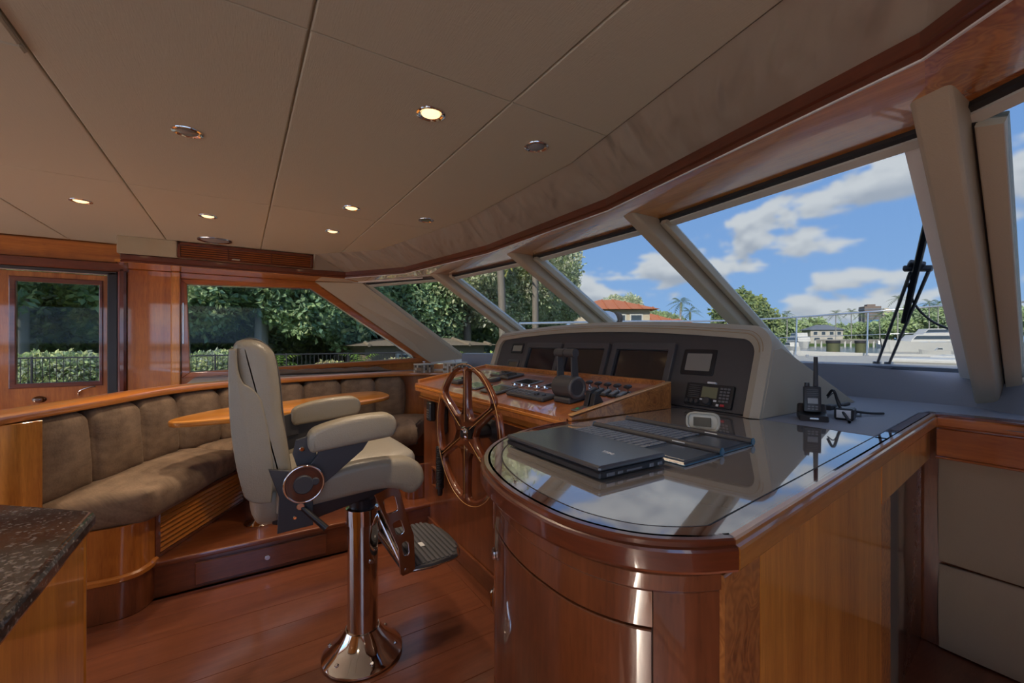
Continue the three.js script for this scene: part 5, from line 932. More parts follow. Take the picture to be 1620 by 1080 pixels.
{ // handheld radio standing in its charging cradle
  const c = thing('charging_cradle', 'black charging cradle on the grey dash holding a handheld radio', 'charger', [1.86, 1.0, -0.765], 0.5);
  part(c, 'tray', setUV(place(plate([[-0.075, 0], [0.075, 0], [0.078, 0.030], [0.055, 0.075], [0.035, 0.080], [0.012, 0.038], [-0.065, 0.030]], 0.13, 0.010, [], 3), 0, 0, 0)), M.black);
  part(c, 'badge', bx(-0.0765, -0.072, 0.010, 0.020, -0.02, 0.02), M.steel);
  const r = thing('handheld_radio', 'black handheld radio with a stub antenna standing in the cradle', 'radio', [1.862, 1.026, -0.767], 0.5);
  r.scale.setScalar(0.66); c.scale.setScalar(0.72);
  part(r, 'body', setUV(place(plate(roundRect(0.042, 0.15, 0.008, 0, 0.078), 0.085, 0.007, [], 3), -0.012, 0, 0, 0, 0, -0.12)), M.black);
  part(r, 'antenna', rod([0.005, 0.15, 0.018], [0.018, 0.325, 0.020], 0.013, 14, 0.0105), M.blackSoft);
  part(r, 'volume_knob', lathe([[0, 0.024], [0.012, 0.024], [0.014, 0], [0, 0]], 16).translate(0.006, 0.150, -0.024), M.black);
  part(r, 'grille', [0, 1, 2, 3].map((k) => place(cbox(0.003, 0.0035, 0.055, 0.001), -0.0275 + k * 0.0013, 0.105 + k * 0.010, 0, 0, 0, -0.12)), M.frame);
  part(r, 'screen', place(cbox(0.003, 0.032, 0.05, 0.001), -0.0325, 0.072, 0, 0, 0, -0.12), M.lcdGrey);
  const ks = []; for (let i = 0; i < 3; i++) for (let j = 0; j < 2; j++) ks.push(place(cbox(0.003, 0.009, 0.014, 0.001), -0.0365 - 0, 0.040 - j * 0.014, -0.018 + i * 0.018, 0, 0, -0.12)); part(r, 'keypad', ks, M.keyGrey);
}
{ // loose cables and chargers
  const k = thing('power_cable', 'tangle of black cable with a plug beside the charging cradle', 'cable', [2.05, 1.0, -0.755]);
  k.scale.setScalar(0.85);
  part(k, 'cord', tube([[-0.10, 0.10, 0.0], [-0.12, 0.13, 0.03], [-0.11, 0.06, 0.05], [-0.16, 0.012, 0.10], [-0.20, 0.007, 0.12]], 0.006, 40, 8), M.black);
  part(k, 'loop', tube([[-0.10, 0.09, 0.0], [-0.06, 0.11, 0.01], [0.0, 0.03, 0.03], [0.08, 0.008, 0.05], [0.14, 0.01, 0.01], [0.10, 0.016, -0.03], [0.02, 0.012, -0.01], [-0.04, 0.007, 0.04], [0.02, 0.006, 0.08], [0.10, 0.006, 0.06]], 0.003, 90, 6), M.black);
  part(k, 'strap', place(tube([[-0.02, 0.035, 0.0], [0.06, 0.02, 0.05], [0.13, 0.010, 0.09], [0.19, 0.008, 0.12]], 0.006, 30, 6), 0, 0, 0), M.black);
  part(k, 'plug', [rod([0.0, 0.035, -0.02], [0.13, 0.045, 0.0], 0.010, 12), bx(-0.05, 0.005, 0.025, 0.05, -0.035, -0.005, 'x', 0.004)], M.blackSoft);
  const b = thing('power_brick', 'small black power brick with a white label behind the radio cradle', 'charger', [1.975, 1.0, -0.70], 0.2);
  part(b, 'case', bx(-0.035, 0.035, 0.0, 0.045, -0.03, 0.03, 'x', 0.005), M.black); part(b, 'sticker', bx(-0.0362, -0.034, 0.008, 0.038, -0.022, 0.022, 'z', 0.0004), M.label);
}
{ // tiled trinket boxes on the shelf
  const tones = [[0.50, 0.44, 0.33], [0.26, 0.17, 0.10], [0.08, 0.068, 0.06], [0.56, 0.53, 0.46], [0.34, 0.26, 0.16], [0.16, 0.12, 0.09]].map((c) => mat({ color: new THREE.Color(...c), roughness: 0.25 }));
  const box = (label, x, z, w, d, h, turn, seed) => {
    const g = thing('mosaic_box', label, 'box', [x, 1.0, z], turn, 'mosaic trinket boxes'), r = rng(seed);
    part(g, 'body', bx(-w / 2, w / 2, 0, h, -d / 2, d / 2, 'x', 0.003), M.boxBody);
    const nx = Math.round(w / 0.022), ny = Math.round(h / 0.022), tile = cbox(0.0205, 0.0225, 0.003, 0.0008), tileS = cbox(0.003, 0.0225, 0.0205, 0.0008);
    for (let i = 0; i < nx; i++) for (let j = 0; j < ny; j++) part(g, 'mosaic_tile', tile, tones[Math.floor(r() * 6)]).position.set(-w / 2 + (i + 0.5) * w / nx, (j + 0.5) * h / ny, d / 2 + 0.001);
    const nz = Math.round(d / 0.022); for (let i = 0; i < nz; i++) for (let j = 0; j < ny; j++) part(g, 'mosaic_tile', tileS, tones[Math.floor(r() * 6)]).position.set(-w / 2 - 0.001, (j + 0.5) * h / ny, -d / 2 + (i + 0.5) * d / nz);
    const lid = part(g, 'lid', bx(-w / 2 - 0.003, w / 2 + 0.003, h, h + 0.012, -d / 2 - 0.003, d / 2 + 0.003, 'x', 0.003), M.cream);
    part(lid, 'finial', lathe([[0, 0.036], [0.012, 0.034], [0.013, 0.028], [0.005, 0.022], [0.006, 0.014], [0.012, 0.012], [0, 0.012]], 16).translate(0, h, 0), M.steel);
  };
  box('brown and cream mosaic box with a finial, left one on the shelf', 1.50, -3.94, 0.16, 0.11, 0.075, 0.35, 5);
  box('brown and cream mosaic box with a finial, right one behind the wheel', 1.78, -3.83, 0.22, 0.12, 0.085, 0.42, 9);
}
{ // long folded sun shade lying on the ledge under the window
  const s = thing('folded_shade', 'long folded brown shade lying on the ledge under the port window', 'shade', [0.88, 1.0, -4.34]);
  part(s, 'cloth', (() => { const pr = []; for (let i = 0; i < 14; i++) { const a = i / 14 * 6.283; pr.push([Math.cos(a) * 0.045, Math.sin(a) * 0.022 + 0.022]); } const p = planPath([[-0.62, 0.0], [-0.2, 0.01], [0.2, 0], [0.42, 0.01]]); return sweep(p, 0, p.L, pr, 30, 1.2, (t, o, y) => { const k = smooth(1.0, 0.86, t) * (1 + 0.18 * Math.sin(t * 31 + o * 60)); return [o * k, y * (0.25 + 0.75 * k)]; }); })(), M.shade);
}

// ---------- outside: the bow of the yacht ----------
const outC = (r, g, b, more = {}) => mat({ color: new THREE.Color(r, g, b), roughness: 0.7, ...more });
const X = { deck: outC(0.42, 0.40, 0.36, { roughness: 0.6 }), trunk: outC(0.20, 0.17, 0.14), trunkPale: outC(0.34, 0.33, 0.31), stucco: outC(0.50, 0.33, 0.16), stuccoPale: outC(0.55, 0.47, 0.36), tileRoof: outC(0.48, 0.16, 0.07), pane: outC(0.06, 0.08, 0.10, { roughness: 0.1 }), grass: outC(0.07, 0.12, 0.03), pave: outC(0.36, 0.34, 0.31), sea: outC(0.42, 0.40, 0.36), white: outC(0.60, 0.59, 0.56, { roughness: 0.35 }), dark: outC(0.03, 0.03, 0.035), rail: mat({ color: new THREE.Color(0.75, 0.76, 0.78), metalness: 1, roughness: 0.18 }), stone: outC(0.24, 0.19, 0.14), slate: outC(0.16, 0.18, 0.22), pile: outC(0.10, 0.11, 0.05), dockWood: outC(0.38, 0.35, 0.30), stuccoWhite: outC(0.50, 0.46, 0.40), stone2: outC(0.20, 0.15, 0.13), blueGlass: outC(0.12, 0.24, 0.36, { roughness: 0.2 }) };
{
  const d = struct('foredeck', 'pale foredeck of the yacht beyond the windshield', 'deck');
  part(d, 'deck_slab', slab([[2.02, -4.5], [2.68, -3.42], [3.0, -2.46], [3.02, -1.34], [2.85, -0.46], [2.02, 0.7], [4.0, 1.15], [8.0, 0.1], [9.5, -0.9], [10.0, -1.9], [9.5, -2.95], [8.0, -3.95], [4.0, -4.95]], 0.92, 1.045, 0.01), X.deck);
  const bw = planPath([[-4.5, -5.35], [0, -5.3], [3.0, -5.1], [6.0, -4.6], [8.3, -3.85], [9.6, -3.0], [10.1, -1.9], [9.6, -0.8], [8.3, 0.05], [6.0, 0.8], [3.0, 1.3], [0, 1.5], [-4.5, 1.55]]);
  part(d, 'bulwark', sweep(bw, 0, bw.L, [[0.02, -0.9], [0.02, 1], [-0.06, 1], [-0.06, -0.9]], 90, 0.5, (t, o, y) => [o, y > 0 ? 0.92 + 0.22 * smooth(0.26, 0.40, t < 0.5 ? t : 1 - t) - 0.06 * smooth(0.40, 0.48, t < 0.5 ? t : 1 - t) : y]), X.white);
  part(d, 'side_deck', slab([[-4.5, -5.3], [2.0, -5.15], [2.0, -4.56], [-4.5, -4.56]], 0.02, 0.06, 0.002), X.deck);
  part(d, 'side_deck', slab([[-4.5, 1.5], [2.0, 1.4], [2.0, 0.76], [-4.5, 0.76]], -0.06, -0.02, 0.002), X.deck);
  part(d, 'aft_deck', slab([[-8.5, 1.4], [-3.45, 1.4], [-3.45, -5.2], [-8.5, -5.2]], -0.06, -0.02, 0.002), X.deck);
  part(d, 'deck_locker', [bx(6.6, 7.3, 1.04, 1.10, -1.9, -1.2, 'x', 0.02), bx(7.45, 8.0, 1.04, 1.12, -1.75, -1.25, 'x', 0.02)], X.white);
  part(d, 'deck_hardware', [disc(0.03, 0.05, 6.2, 1.065, -3.6), disc(0.03, 0.05, 5.8, 1.065, -3.9), disc(0.025, 0.05, 7.6, 1.065, -3.2)], X.rail);
}
{ // bow rail
  const r = thing('bow_rail', 'stainless bow rail with stanchions round the foredeck', 'rail', [0, 1.045, 0]);
  const top = [[3.2, 0.50, -4.85], [5.0, 0.56, -4.55], [7.0, 0.61, -4.15], [8.4, 0.69, -3.70], [9.4, 0.78, -3.0], [9.75, 0.84, -2.2], [9.75, 0.85, -1.6], [9.4, 0.80, -0.8], [8.4, 0.70, -0.1], [6.0, 0.58, 0.7]];
  part(r, 'top_rail', tube(top, 0.016, 120, 10), X.rail);
  part(r, 'middle_rail', tube(top.map(([x, y, z]) => [x, y * 0.48, z]), 0.006, 100, 6), X.rail);
  for (const [x, y, z] of [top[0], top[1], top[2], top[3], [9.42, 0.785, -3.0], [9.75, 0.845, -1.95], top[7], top[8]]) { const st = part(r, 'stanchion', rod([x - 0.06, 0, z], [x, y, z], 0.015, 12), X.rail); part(st, 'base', disc(0.035, 0.02, x - 0.06, 0.01, z), X.rail); }
}
{ // parked pantograph wiper in front of the starboard pane
  const w = thing('windshield_wiper', 'dark pantograph windshield wiper parked on the starboard pane', 'wiper', [0, 0, 0]);
  part(w, 'arm', rodBox([2.998, 1.172, -0.914], [2.236, 1.572, -0.577], 0.016, 0.012), M.wiper); part(w, 'arm', rodBox([2.986, 1.175, -0.859], [2.237, 1.568, -0.525], 0.016, 0.012), M.wiper);
  part(w, 'blade', rodBox([2.582, 1.387, -0.689], [1.965, 1.715, -0.461], 0.016, 0.022), M.black);
  part(w, 'bridge', [rodBox([2.225, 1.590, -0.596], [2.238, 1.580, -0.512], 0.03, 0.02), rodBox([2.194, 1.605, -0.572], [2.217, 1.592, -0.53], 0.028, 0.02)], M.wiper);
  part(w, 'hose', tube([[2.33, 1.54, -0.609], [2.461, 1.46, -0.62], [2.601, 1.385, -0.592], [2.671, 1.345, -0.539]], 0.005, 30, 6), M.black);
  part(w, 'hose', tube([[2.085, 1.67, -0.497], [2.06, 1.69, -0.475], [2.03, 1.70, -0.455]], 0.005, 16, 6), M.black);
  part(w, 'pivot', disc(0.02, 0.06, 2.998, 1.16, -0.914), M.steel); part(w, 'pivot', disc(0.02, 0.06, 2.986, 1.16, -0.859), M.steel);
}
{ // searchlight on a short post
  const s = thing('searchlight', 'chrome domed searchlight on the foredeck beyond the pod', 'searchlight', [4.15, 1.04, -4.15]);
  part(s, 'post', rod([0, 0, 0], [0, 0.54, 0], 0.03, 14), X.rail);
  part(s, 'dome', new THREE.SphereGeometry(0.14, 28, 16, 0, 6.283, 0, 1.75).scale(1.15, 0.85, 1).translate(0, 0.55, 0), X.rail);
  part(s, 'lens_ring', disc(0.09, 0.05, 0.16, 0.57, 0.03, 0, 0, Math.PI / 2), X.dark);
}
// ---------- water and shores ----------
const WY = -0.9;
{
  const n = tileNoise(201), wave = tex(512, 512, 9, 9, (u, v) => { const a = n(u * 8, v * 12, 8, 12), b = n(u * 22 + 3, v * 34, 22, 34), c = n(u * 60, v * 90, 60, 90); return clamp(0.5 + (a - 0.5) * 0.5 + (b - 0.5) * 0.4 + (c - 0.5) * 0.25); }, false);
  const g = new THREE.PlaneGeometry(1400, 1400).rotateX(-Math.PI / 2).translate(300, WY, 0); const uv = g.attributes.uv; for (let i = 0; i < uv.count; i++) uv.setXY(i, uv.getX(i) * 1400, uv.getY(i) * 1400);
  single('water', 'calm blue grey canal water', 'water', g, mat({ color: new THREE.Color(0.035, 0.065, 0.085), roughness: 0.12, bumpMap: wave, bumpScale: 0.08 }), undefined, 'structure');
  const l = struct('ground', 'planted bank on the port side behind a seawall', 'ground');
  part(l, 'bank', slab([[-90, -11.2], [14, -11.2], [30, -17], [62, -33], [110, -60], [110, -160], [-90, -160]], WY - 0.5, 0.0, 0.05), X.grass);
  part(l, 'seawall', mitre([[-90, -11.0], [14, -11.0], [30, -16.8], [62, -32.8], [110, -59.8]], [[0.25, WY - 0.5], [0.25, 0.12], [-0.3, 0.12], [-0.3, WY - 0.5]]), X.sea);
  part(l, 'path', slab([[-60, -11.5], [13, -11.5], [13, -12.2], [-60, -12.2]], 0.0, 0.02, 0.005), X.pave);
  const f = struct('far_bank', 'low planted bank across the water', 'ground');
  part(f, 'bank', slab([[150, -110], [205, -104], [262, -68], [312, -36], [360, 0], [420, 120], [820, 120], [820, -360], [150, -360]], WY - 0.5, 0.3, 0.1), X.grass);
  part(f, 'bank', slab([[-300, 130], [420, 130], [420, 260], [-300, 260]], WY - 0.5, 0.5, 0.1), X.grass);
}
// ---------- planting ----------
const leafGeo = (() => { const r = rng(3), list = []; for (let k = 0; k < 6; k++) { const g = new THREE.BufferGeometry(); g.setAttribute('position', new THREE.Float32BufferAttribute([0, 0, 0, 0.5, 0.10, 0.28, 1, 0, 0, 0, 0, 0, 1, 0, 0, 0.5, 0.10, -0.28], 3)); g.computeVertexNormals(); place(g, (r() - 0.5) * 0.9, (r() - 0.5) * 0.9, (r() - 0.5) * 0.9, r() * 6, r() * 6, r() * 6); list.push(g); } return join(list); })();
const leafMat = mat({ color: 0xffffff, roughness: 1, transmission: 0.35, thickness: 0, side: THREE.DoubleSide });
const _m = new THREE.Matrix4(), _q = new THREE.Quaternion(), _e = new THREE.Euler(), _c = new THREE.Color();
function foliage(parent, name, blobs, n, size, tones, seed, shell = 0.55) { // blobs: [x, y, z, rx, ry, rz]
  const r = rng(seed), im = new THREE.InstancedMesh(leafGeo, leafMat, n); let tot = 0; const w = blobs.map((b) => (tot += b[3] * b[4] + b[3] * b[5]));
  for (let i = 0; i < n; i++) {
    const t = r() * tot, b = blobs[w.findIndex((v) => v >= t)], u = r() * 2 - 1, a = r() * 6.2832, q = Math.sqrt(1 - u * u), k = Math.pow(lerp(shell ** 3, 1, r()), 1 / 3);
    const s = size * (0.6 + r() * 0.8); _e.set(r() * 6.28, r() * 6.28, r() * 6.28); _q.setFromEuler(_e);
    _m.compose(new THREE.Vector3(b[0] + Math.cos(a) * q * k * b[3], b[1] + u * k * b[4], b[2] + Math.sin(a) * q * k * b[5]), _q, new THREE.Vector3(s, s, s)); im.setMatrixAt(i, _m);
    const c = tones[Math.floor(r() * tones.length)], v = 0.75 + r() * 0.5; im.setColorAt(i, _c.setRGB(c[0] * v, c[1] * v, c[2] * v));
  }
  im.name = name; im.userData.kind = 'stuff'; im.castShadow = im.receiveShadow = true; parent.add(im); return im;
}
const GR = { ficus: [[0.29, 0.43, 0.23], [0.38, 0.54, 0.26], [0.23, 0.39, 0.26], [0.61, 0.72, 0.38]], olive: [[0.61, 0.68, 0.41], [0.72, 0.72, 0.49], [0.49, 0.58, 0.38], [0.72, 0.72, 0.58]], bright: [[0.61, 0.72, 0.20], [0.72, 0.72, 0.23], [0.46, 0.72, 0.20]], hedge: [[0.38, 0.49, 0.26], [0.49, 0.62, 0.29], [0.67, 0.72, 0.35], [0.43, 0.49, 0.38]], croton: [[0.72, 0.52, 0.35], [0.72, 0.72, 0.35], [0.61, 0.64, 0.29], [0.72, 0.64, 0.49]], far: [[0.38, 0.49, 0.26], [0.49, 0.61, 0.29], [0.35, 0.43, 0.26]] };
function tree(label, x, z, h, crown, ry, tone, n, size, seed, group, base = 0, trunk = X.trunk, trunkTop = 0.5, tr = 0.22) {
  const t = thing('tree', label, 'tree', [x, base, z], 0, group), r = rng(seed), bl = [];
  const cy = h - ry;
  for (let k = 0; k < 9; k++) { const a = k / 9 * 6.283 + r(), d = crown * (0.25 + 0.4 * r()); bl.push([Math.cos(a) * d, cy + (r() - 0.5) * ry * 0.9, Math.sin(a) * d, crown * (0.4 + 0.25 * r()), ry * (0.42 + 0.25 * r()), crown * (0.4 + 0.25 * r())]); }
  foliage(t, 'foliage', bl, n, size, tone, seed + 1);
  const brs = [rod([0, 0, 0], [(r() - 0.5) * 0.4, cy * trunkTop + ry * 0.2, (r() - 0.5) * 0.4], tr, 10, tr * 0.7)];
  for (let k = 0; k < 5; k++) { const b = bl[k * 2 % 9]; brs.push(rod([0, cy * trunkTop, 0], [b[0], b[1], b[2]], tr * 0.5, 7, tr * 0.15)); }
  part(t, 'trunk', brs, trunk); return t;
}
function palm(label, x, z, h, seed, base = 0, group, size = 1.6, tone = [[0.10, 0.16, 0.05], [0.14, 0.19, 0.06]]) {
  const t = thing('palm_tree', label, 'palm', [x, base, z], 0, group), r = rng(seed), lean = (r() - 0.5) * 0.12 * h;
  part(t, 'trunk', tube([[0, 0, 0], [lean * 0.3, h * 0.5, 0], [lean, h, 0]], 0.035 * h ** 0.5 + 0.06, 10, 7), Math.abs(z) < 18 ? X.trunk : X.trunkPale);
  const m = [outC(...tone[0]), outC(...tone[1])];
  for (let k = 0; k < 14; k++) {
    const a = k / 14 * 6.283 + r() * 0.4, up = 0.9 - (k % 3) * 0.55 + r() * 0.3, L = size * (0.85 + 0.3 * r()), pos = [], N = 9, at = (s) => [s * L * Math.cos(up) * 1.0, s * L * Math.sin(up) - s * s * L * 0.62, 0];
    for (let i = 1; i < N; i++) { const p = at(i / N), w = L * 0.20 * Math.sin(Math.PI * Math.min(0.96, i / N + 0.08)); for (const s of [-1, 1]) { const q = at(i / N + 0.06), e = at(i / N + 0.10); pos.push(...p, ...q, e[0], e[1] - w * 0.45, s * w); } }
    for (let i = 0; i < N; i++) { const p = at(i / N), q = at((i + 1) / N); pos.push(p[0], p[1], -0.012 * L, q[0], q[1], 0, p[0], p[1], 0.012 * L); }
    const g = new THREE.BufferGeometry(); g.setAttribute('position', new THREE.Float32BufferAttribute(pos, 3)); g.computeVertexNormals(); g.rotateY(a).translate(lean, h, 0); part(t, 'frond', g, m[k % 2]);
  }
  return t;
}
{ // big shade trees along the port bank, close to the boat
  const G = 'shade trees on the port bank';
  const list = [[-7.6, -18.0, 'dense dark shade tree behind the sliding door window, leftmost'], [-5.0, -16.6, 'dense dark shade tree filling the sliding door window'], [-2.2, -18.5, 'dense dark shade tree at the aft end of the long side window'], [0.6, -17.2, 'dense dark shade tree above the helm chair head'], [3.6, -19.0, 'dense dark shade tree in the middle of the long side window'], [6.3, -20.5, 'dense dark shade tree near the slanting end of the side window']];
  list.forEach(([x, z, label], i) => tree(label, x, z, 8.8, 3.2, 4.0, GR.ficus, 15000, 0.19, 300 + i * 7, G, 0, i % 2 ? X.trunkPale : X.trunk, 0.75, 0.24));
  const back = [[-12, -26], [-6, -29], [0, -28], [6, -30], [12, -28]];
  back.forEach(([x, z], i) => tree('tall background tree behind the shade trees, ' + ['far left', 'left', 'central', 'right', 'far right'][i] + ' of five', x, z, 10.5, 4.4, 4.6, GR.hedge, 6000, 0.34, 400 + i * 5, 'background trees on the port bank', 0, X.trunk, 0.6, 0.3));
  const un = [[-15, -22], [-10, -23], [-5.5, -22.5], [-1, -23.5], [3.5, -23], [8, -23.5], [12.5, -23], [16, -25.5]];
  un.forEach(([x, z], i) => { const t = thing('tall_hedge', 'tall leafy screen bush behind the shade trees, ' + ['first', 'second', 'third', 'fourth', 'fifth', 'sixth', 'seventh', 'eighth', 'ninth'][i] + ' from the left', 'hedge', [x, 0, z], 0, 'screen bushes behind the trees'); foliage(t, 'foliage', [[-1, 1.3, 0, 2.2, 1.5, 1], [1, 1.6, 0, 2.2, 1.8, 1], [0, 2.6, 0, 2, 1.2, 1]], 4500, 0.25, GR.hedge, 460 + i, 0.3); part(t, 'stem', rod([0, 0, 0], [0, 2, 0], 0.08, 6), X.trunk); });
  const ol = [[9.6, -19.2, 7.6, 'olive green oak seen through the port corner pane'], [13.0, -19.5, 8.4, 'olive green oak seen through the port windshield pane'], [15.2, -23.4, 8.0, 'silvery oak behind the pillar left of the middle pane'], [17.0, -21.4, 5.9, 'smaller oak whose crown shows at the left of the middle pane']];
  ol.forEach(([x, z, h, label], i) => tree(label, x, z, h, i === 3 ? 1.7 : i === 2 ? 2.6 : 3.2, i === 3 ? 2.2 : 3.3, GR.olive, 14000, 0.165, 500 + i * 9, 'oaks forward on the bank', 0, X.trunk, 0.7, 0.22));
}
{ // hedge, shrubs, palms and fence under the trees
  const shr = (label, x, z, rx, h, tone, seed, n = 1100, s = 0.20) => { const t = thing('shrub', label, 'shrub', [x, 0, z], 0, 'shrubs on the port bank'); foliage(t, 'foliage', [[0, h * 0.5, 0, rx, h * 0.5, 0.6], [rx * 0.4, h * 0.55, 0.1, rx * 0.6, h * 0.45, 0.5]], n, s, tone, seed, 0.3); part(t, 'stem', rod([0, 0, 0], [0, h * 0.6, 0], 0.04, 6), X.trunk); };
  const xs = [-8.2, -6.6, -5.0, -3.4, -1.9, -0.4];
  xs.forEach((x, i) => shr('clipped green hedge shrub by the fence, ' + ['first', 'second', 'third', 'fourth', 'fifth', 'sixth'][i] + ' from the left', x, -13.0, 0.95, 0.95 + (i % 2) * 0.1, GR.hedge, 600 + i, 3600, 0.095));
  const cr = [[1.2, 0.55], [2.1, 0.7], [3.1, 0.6], [4.1, 0.75], [5.2, 0.6]];
  cr.forEach(([x, h], i) => shr('red and yellow croton bush beyond the helm chair, ' + ['first', 'second', 'third', 'fourth', 'fifth'][i] + ' from the left', x, -12.9, 0.55, h, GR.croton, 620 + i, 1500, 0.10));
  const gs = [[7.2, 0.8], [8.0, 0.9], [9.2, 0.8], [10.6, 1.0]];
  gs.forEach(([x, h], i) => shr('low green shrub before the slanting window end, ' + ['first', 'second', 'third', 'fourth'][i] + ' from the left', x, -13.2, 0.7, h, GR.bright, 640 + i, 1800, 0.10));
  const cyc = [[1.0, -14.6], [3.4, -14.6], [6.1, -13.5]];
  cyc.forEach(([x, z], i) => palm(['bright green cycad left of the chair headrest view', 'bright green cycad in the middle of the side window', 'bright green spiky cycad at the right of the croton bushes'][i], x, z, 0.55, 660 + i, 0, 'cycads', 1.15, [[0.17, 0.27, 0.04], [0.12, 0.22, 0.04]]));
  palm('tall palm whose trunk crosses the upper right of the side window', 8.9, -14.6, 7.0, 671, 0, undefined, 2.2); palm('palm with yellowing fronds beside the port corner pane', 10.9, -15.2, 5.4, 673, 0, undefined, 2.2, [[0.24, 0.24, 0.05], [0.14, 0.18, 0.05]]);
  const f = thing('fence', 'low dark metal fence along the bank before the hedge', 'fence', [0, 0.02, -12.3]);
  for (const y of [0.95, 0.15]) part(f, 'rail', rod([-9.5, y, 0], [5.5, y, 0], 0.018, 6), X.dark);
  for (let k = 0; k < 11; k++) part(f, 'post', rod([-9.5 + k * 1.5, 0, 0], [-9.5 + k * 1.5, 0.98, 0], 0.02, 6), X.dark);
  const wires = []; for (let k = 0; k < 150; k++) wires.push(rod([-9.45 + k * 0.1, 0.15, 0], [-9.45 + k * 0.1, 0.95, 0], 0.006, 4)); part(f, 'bars', wires, X.dark, 'stuff');
}
// ---------- houses ----------
function house(name, label, x, z, turn, w, d, h, rh, wallM, roofM, wins, group, base = 0, over = 0.5) {
  const t = thing(name, label, 'house', [x, base, z], turn, group);
  part(t, 'wall', bx(-w / 2, w / 2, 0, h, -d / 2, d / 2, 'x', 0.02), wallM);
  const W = w / 2 + over, D = d / 2 + over, r = Math.max(0.2, W - D), pos = [], P = (a, b, c) => pos.push(...a, ...b, ...c);
  const A = [-W, h, D], B = [W, h, D], C = [W, h, -D], E = [-W, h, -D], R0 = [-r, h + rh, 0], R1 = [r, h + rh, 0]; P(A, B, R1); P(A, R1, R0); P(C, E, R0); P(C, R0, R1); P(B, C, R1); P(E, A, R0); P(A, C, B); P(A, E, C);
  const g = new THREE.BufferGeometry(); g.setAttribute('position', new THREE.Float32BufferAttribute(pos, 3)); g.computeVertexNormals(); const roof = part(t, 'roof', g, roofM);
  const ribs = []; const nr = Math.min(26, Math.round(w * 1.2)); for (let k = 0; k < nr; k++) { const u = (k + 0.5) / nr * 2 - 1, bx0 = u * W, tx = clamp(u * W, -r, r) + (Math.abs(u * W) > r ? Math.sign(u) * 0 : 0), f = Math.abs(bx0) > r ? 1 - (Math.abs(bx0) - r) / (W - r) : 1; ribs.push(rod([bx0, h + 0.02, D], [bx0, h + rh * f + 0.02, D * (1 - f)], 0.07, 5)); }
  part(roof, 'tile_ridges', ribs, roofM, 'stuff');
  for (const [u, y, ww, hh] of wins) { const f = part(t, 'window', bx(u * w - ww / 2 - 0.12, u * w + ww / 2 + 0.12, y - 0.12, y + hh + 0.12, d / 2 - 0.02, d / 2 + 0.06, 'x', 0.01), X.white); part(f, 'pane', bx(u * w - ww / 2, u * w + ww / 2, y, y + hh, d / 2 + 0.055, d / 2 + 0.07, 'x', 0.004), X.pane); }
  return t;
}
house('villa', 'ochre stucco villa among the oaks at the port corner pane', 14.5, -33, -0.35, 12, 6, 5.6, 1.4, X.stucco, X.tileRoof, [[-0.36, 3.0, 1.0, 1.5], [-0.1, 3.0, 1.0, 1.5], [0.2, 3.0, 1.0, 1.5], [-0.2, 0.6, 1.4, 1.9], [0.25, 0.6, 1.4, 1.9]]);
house('garden_pavilion', 'low stone pavilion with planted roof beyond the side window', 6.2, -17.0, 0.05, 5.0, 2.4, 1.15, 0.3, X.stone, X.stone, [[-0.22, 0.25, 0.35, 0.55], [0.12, 0.2, 0.4, 0.6]]);
house('garden_hut', 'low hut with red tiled roof seen in the sliding door window', -9.9, -16.4, 0.1, 3.2, 3, 0.9, 0.75, X.stuccoPale, X.tileRoof, [[0.0, 0.3, 0.5, 0.4]]);
{ // tiled villas forward on the port shore (in the middle pane)
  const V2 = 'tiled villas forward on the shore';
  house('villa', 'two storey villa with red tiled roof at the left of the middle pane', 29.0, -28.9, -0.62, 6.5, 5, 4.1, 1.1, X.stuccoPale, X.tileRoof, [[-0.25, 2.4, 0.9, 1.2], [0.1, 2.4, 0.9, 1.2], [0.32, 2.4, 0.9, 1.2]], V2, 0, 0.7);
  house('villa', 'single storey villa wing with red tiled roof, centre of the middle pane', 36.4, -31.8, -0.62, 7.4, 5, 3.1, 1.3, X.stuccoPale, X.tileRoof, [[-0.3, 1.6, 1.0, 1.0], [0.1, 1.6, 1.0, 1.0]], V2, 0, 0.7);
  house('villa', 'low villa wing with red tiled roof, right of the middle pane', 44.6, -34.4, -0.62, 8.5, 5.5, 2.7, 1.4, X.stucco, X.tileRoof, [[-0.3, 1.2, 1.2, 1.0], [0.0, 1.2, 1.2, 1.0], [0.3, 1.2, 1.2, 1.0]], V2, 0, 0.7);
  tree('round bushy tree behind the tiled villas', 46.5, -43.5, 8.0, 3.6, 3.0, GR.olive, 6000, 0.26, 700, 'trees forward on the shore'); tree('low dark tree right of the tiled villas', 57, -44.5, 6.6, 3.3, 2.2, GR.far, 4000, 0.3, 705, 'trees forward on the shore');
  palm('slim palm right of the tiled villas, taller one', 52.1, -37.9, 6.8, 711, 0, undefined, 2.4); palm('slim palm right of the tiled villas, shorter one', 55.4, -38.6, 5.6, 713, 0, undefined, 2.2);
  for (let k = 0; k < 5; k++) single('mooring_mast', 'thin white mast right of the tiled villas, ' + ['first', 'second', 'third', 'fourth', 'fifth'][k] + ' from the left', 'mast', rod([49.9 + k * 0.75, -0.1, -36.2 + k * 0.4], [49.9 + k * 0.75, [4.6, 3.6, 3.4, 3.8, 3.2][k], -36.2 + k * 0.4], 0.07, 6), X.white, 'thin masts at the villa docks');
}
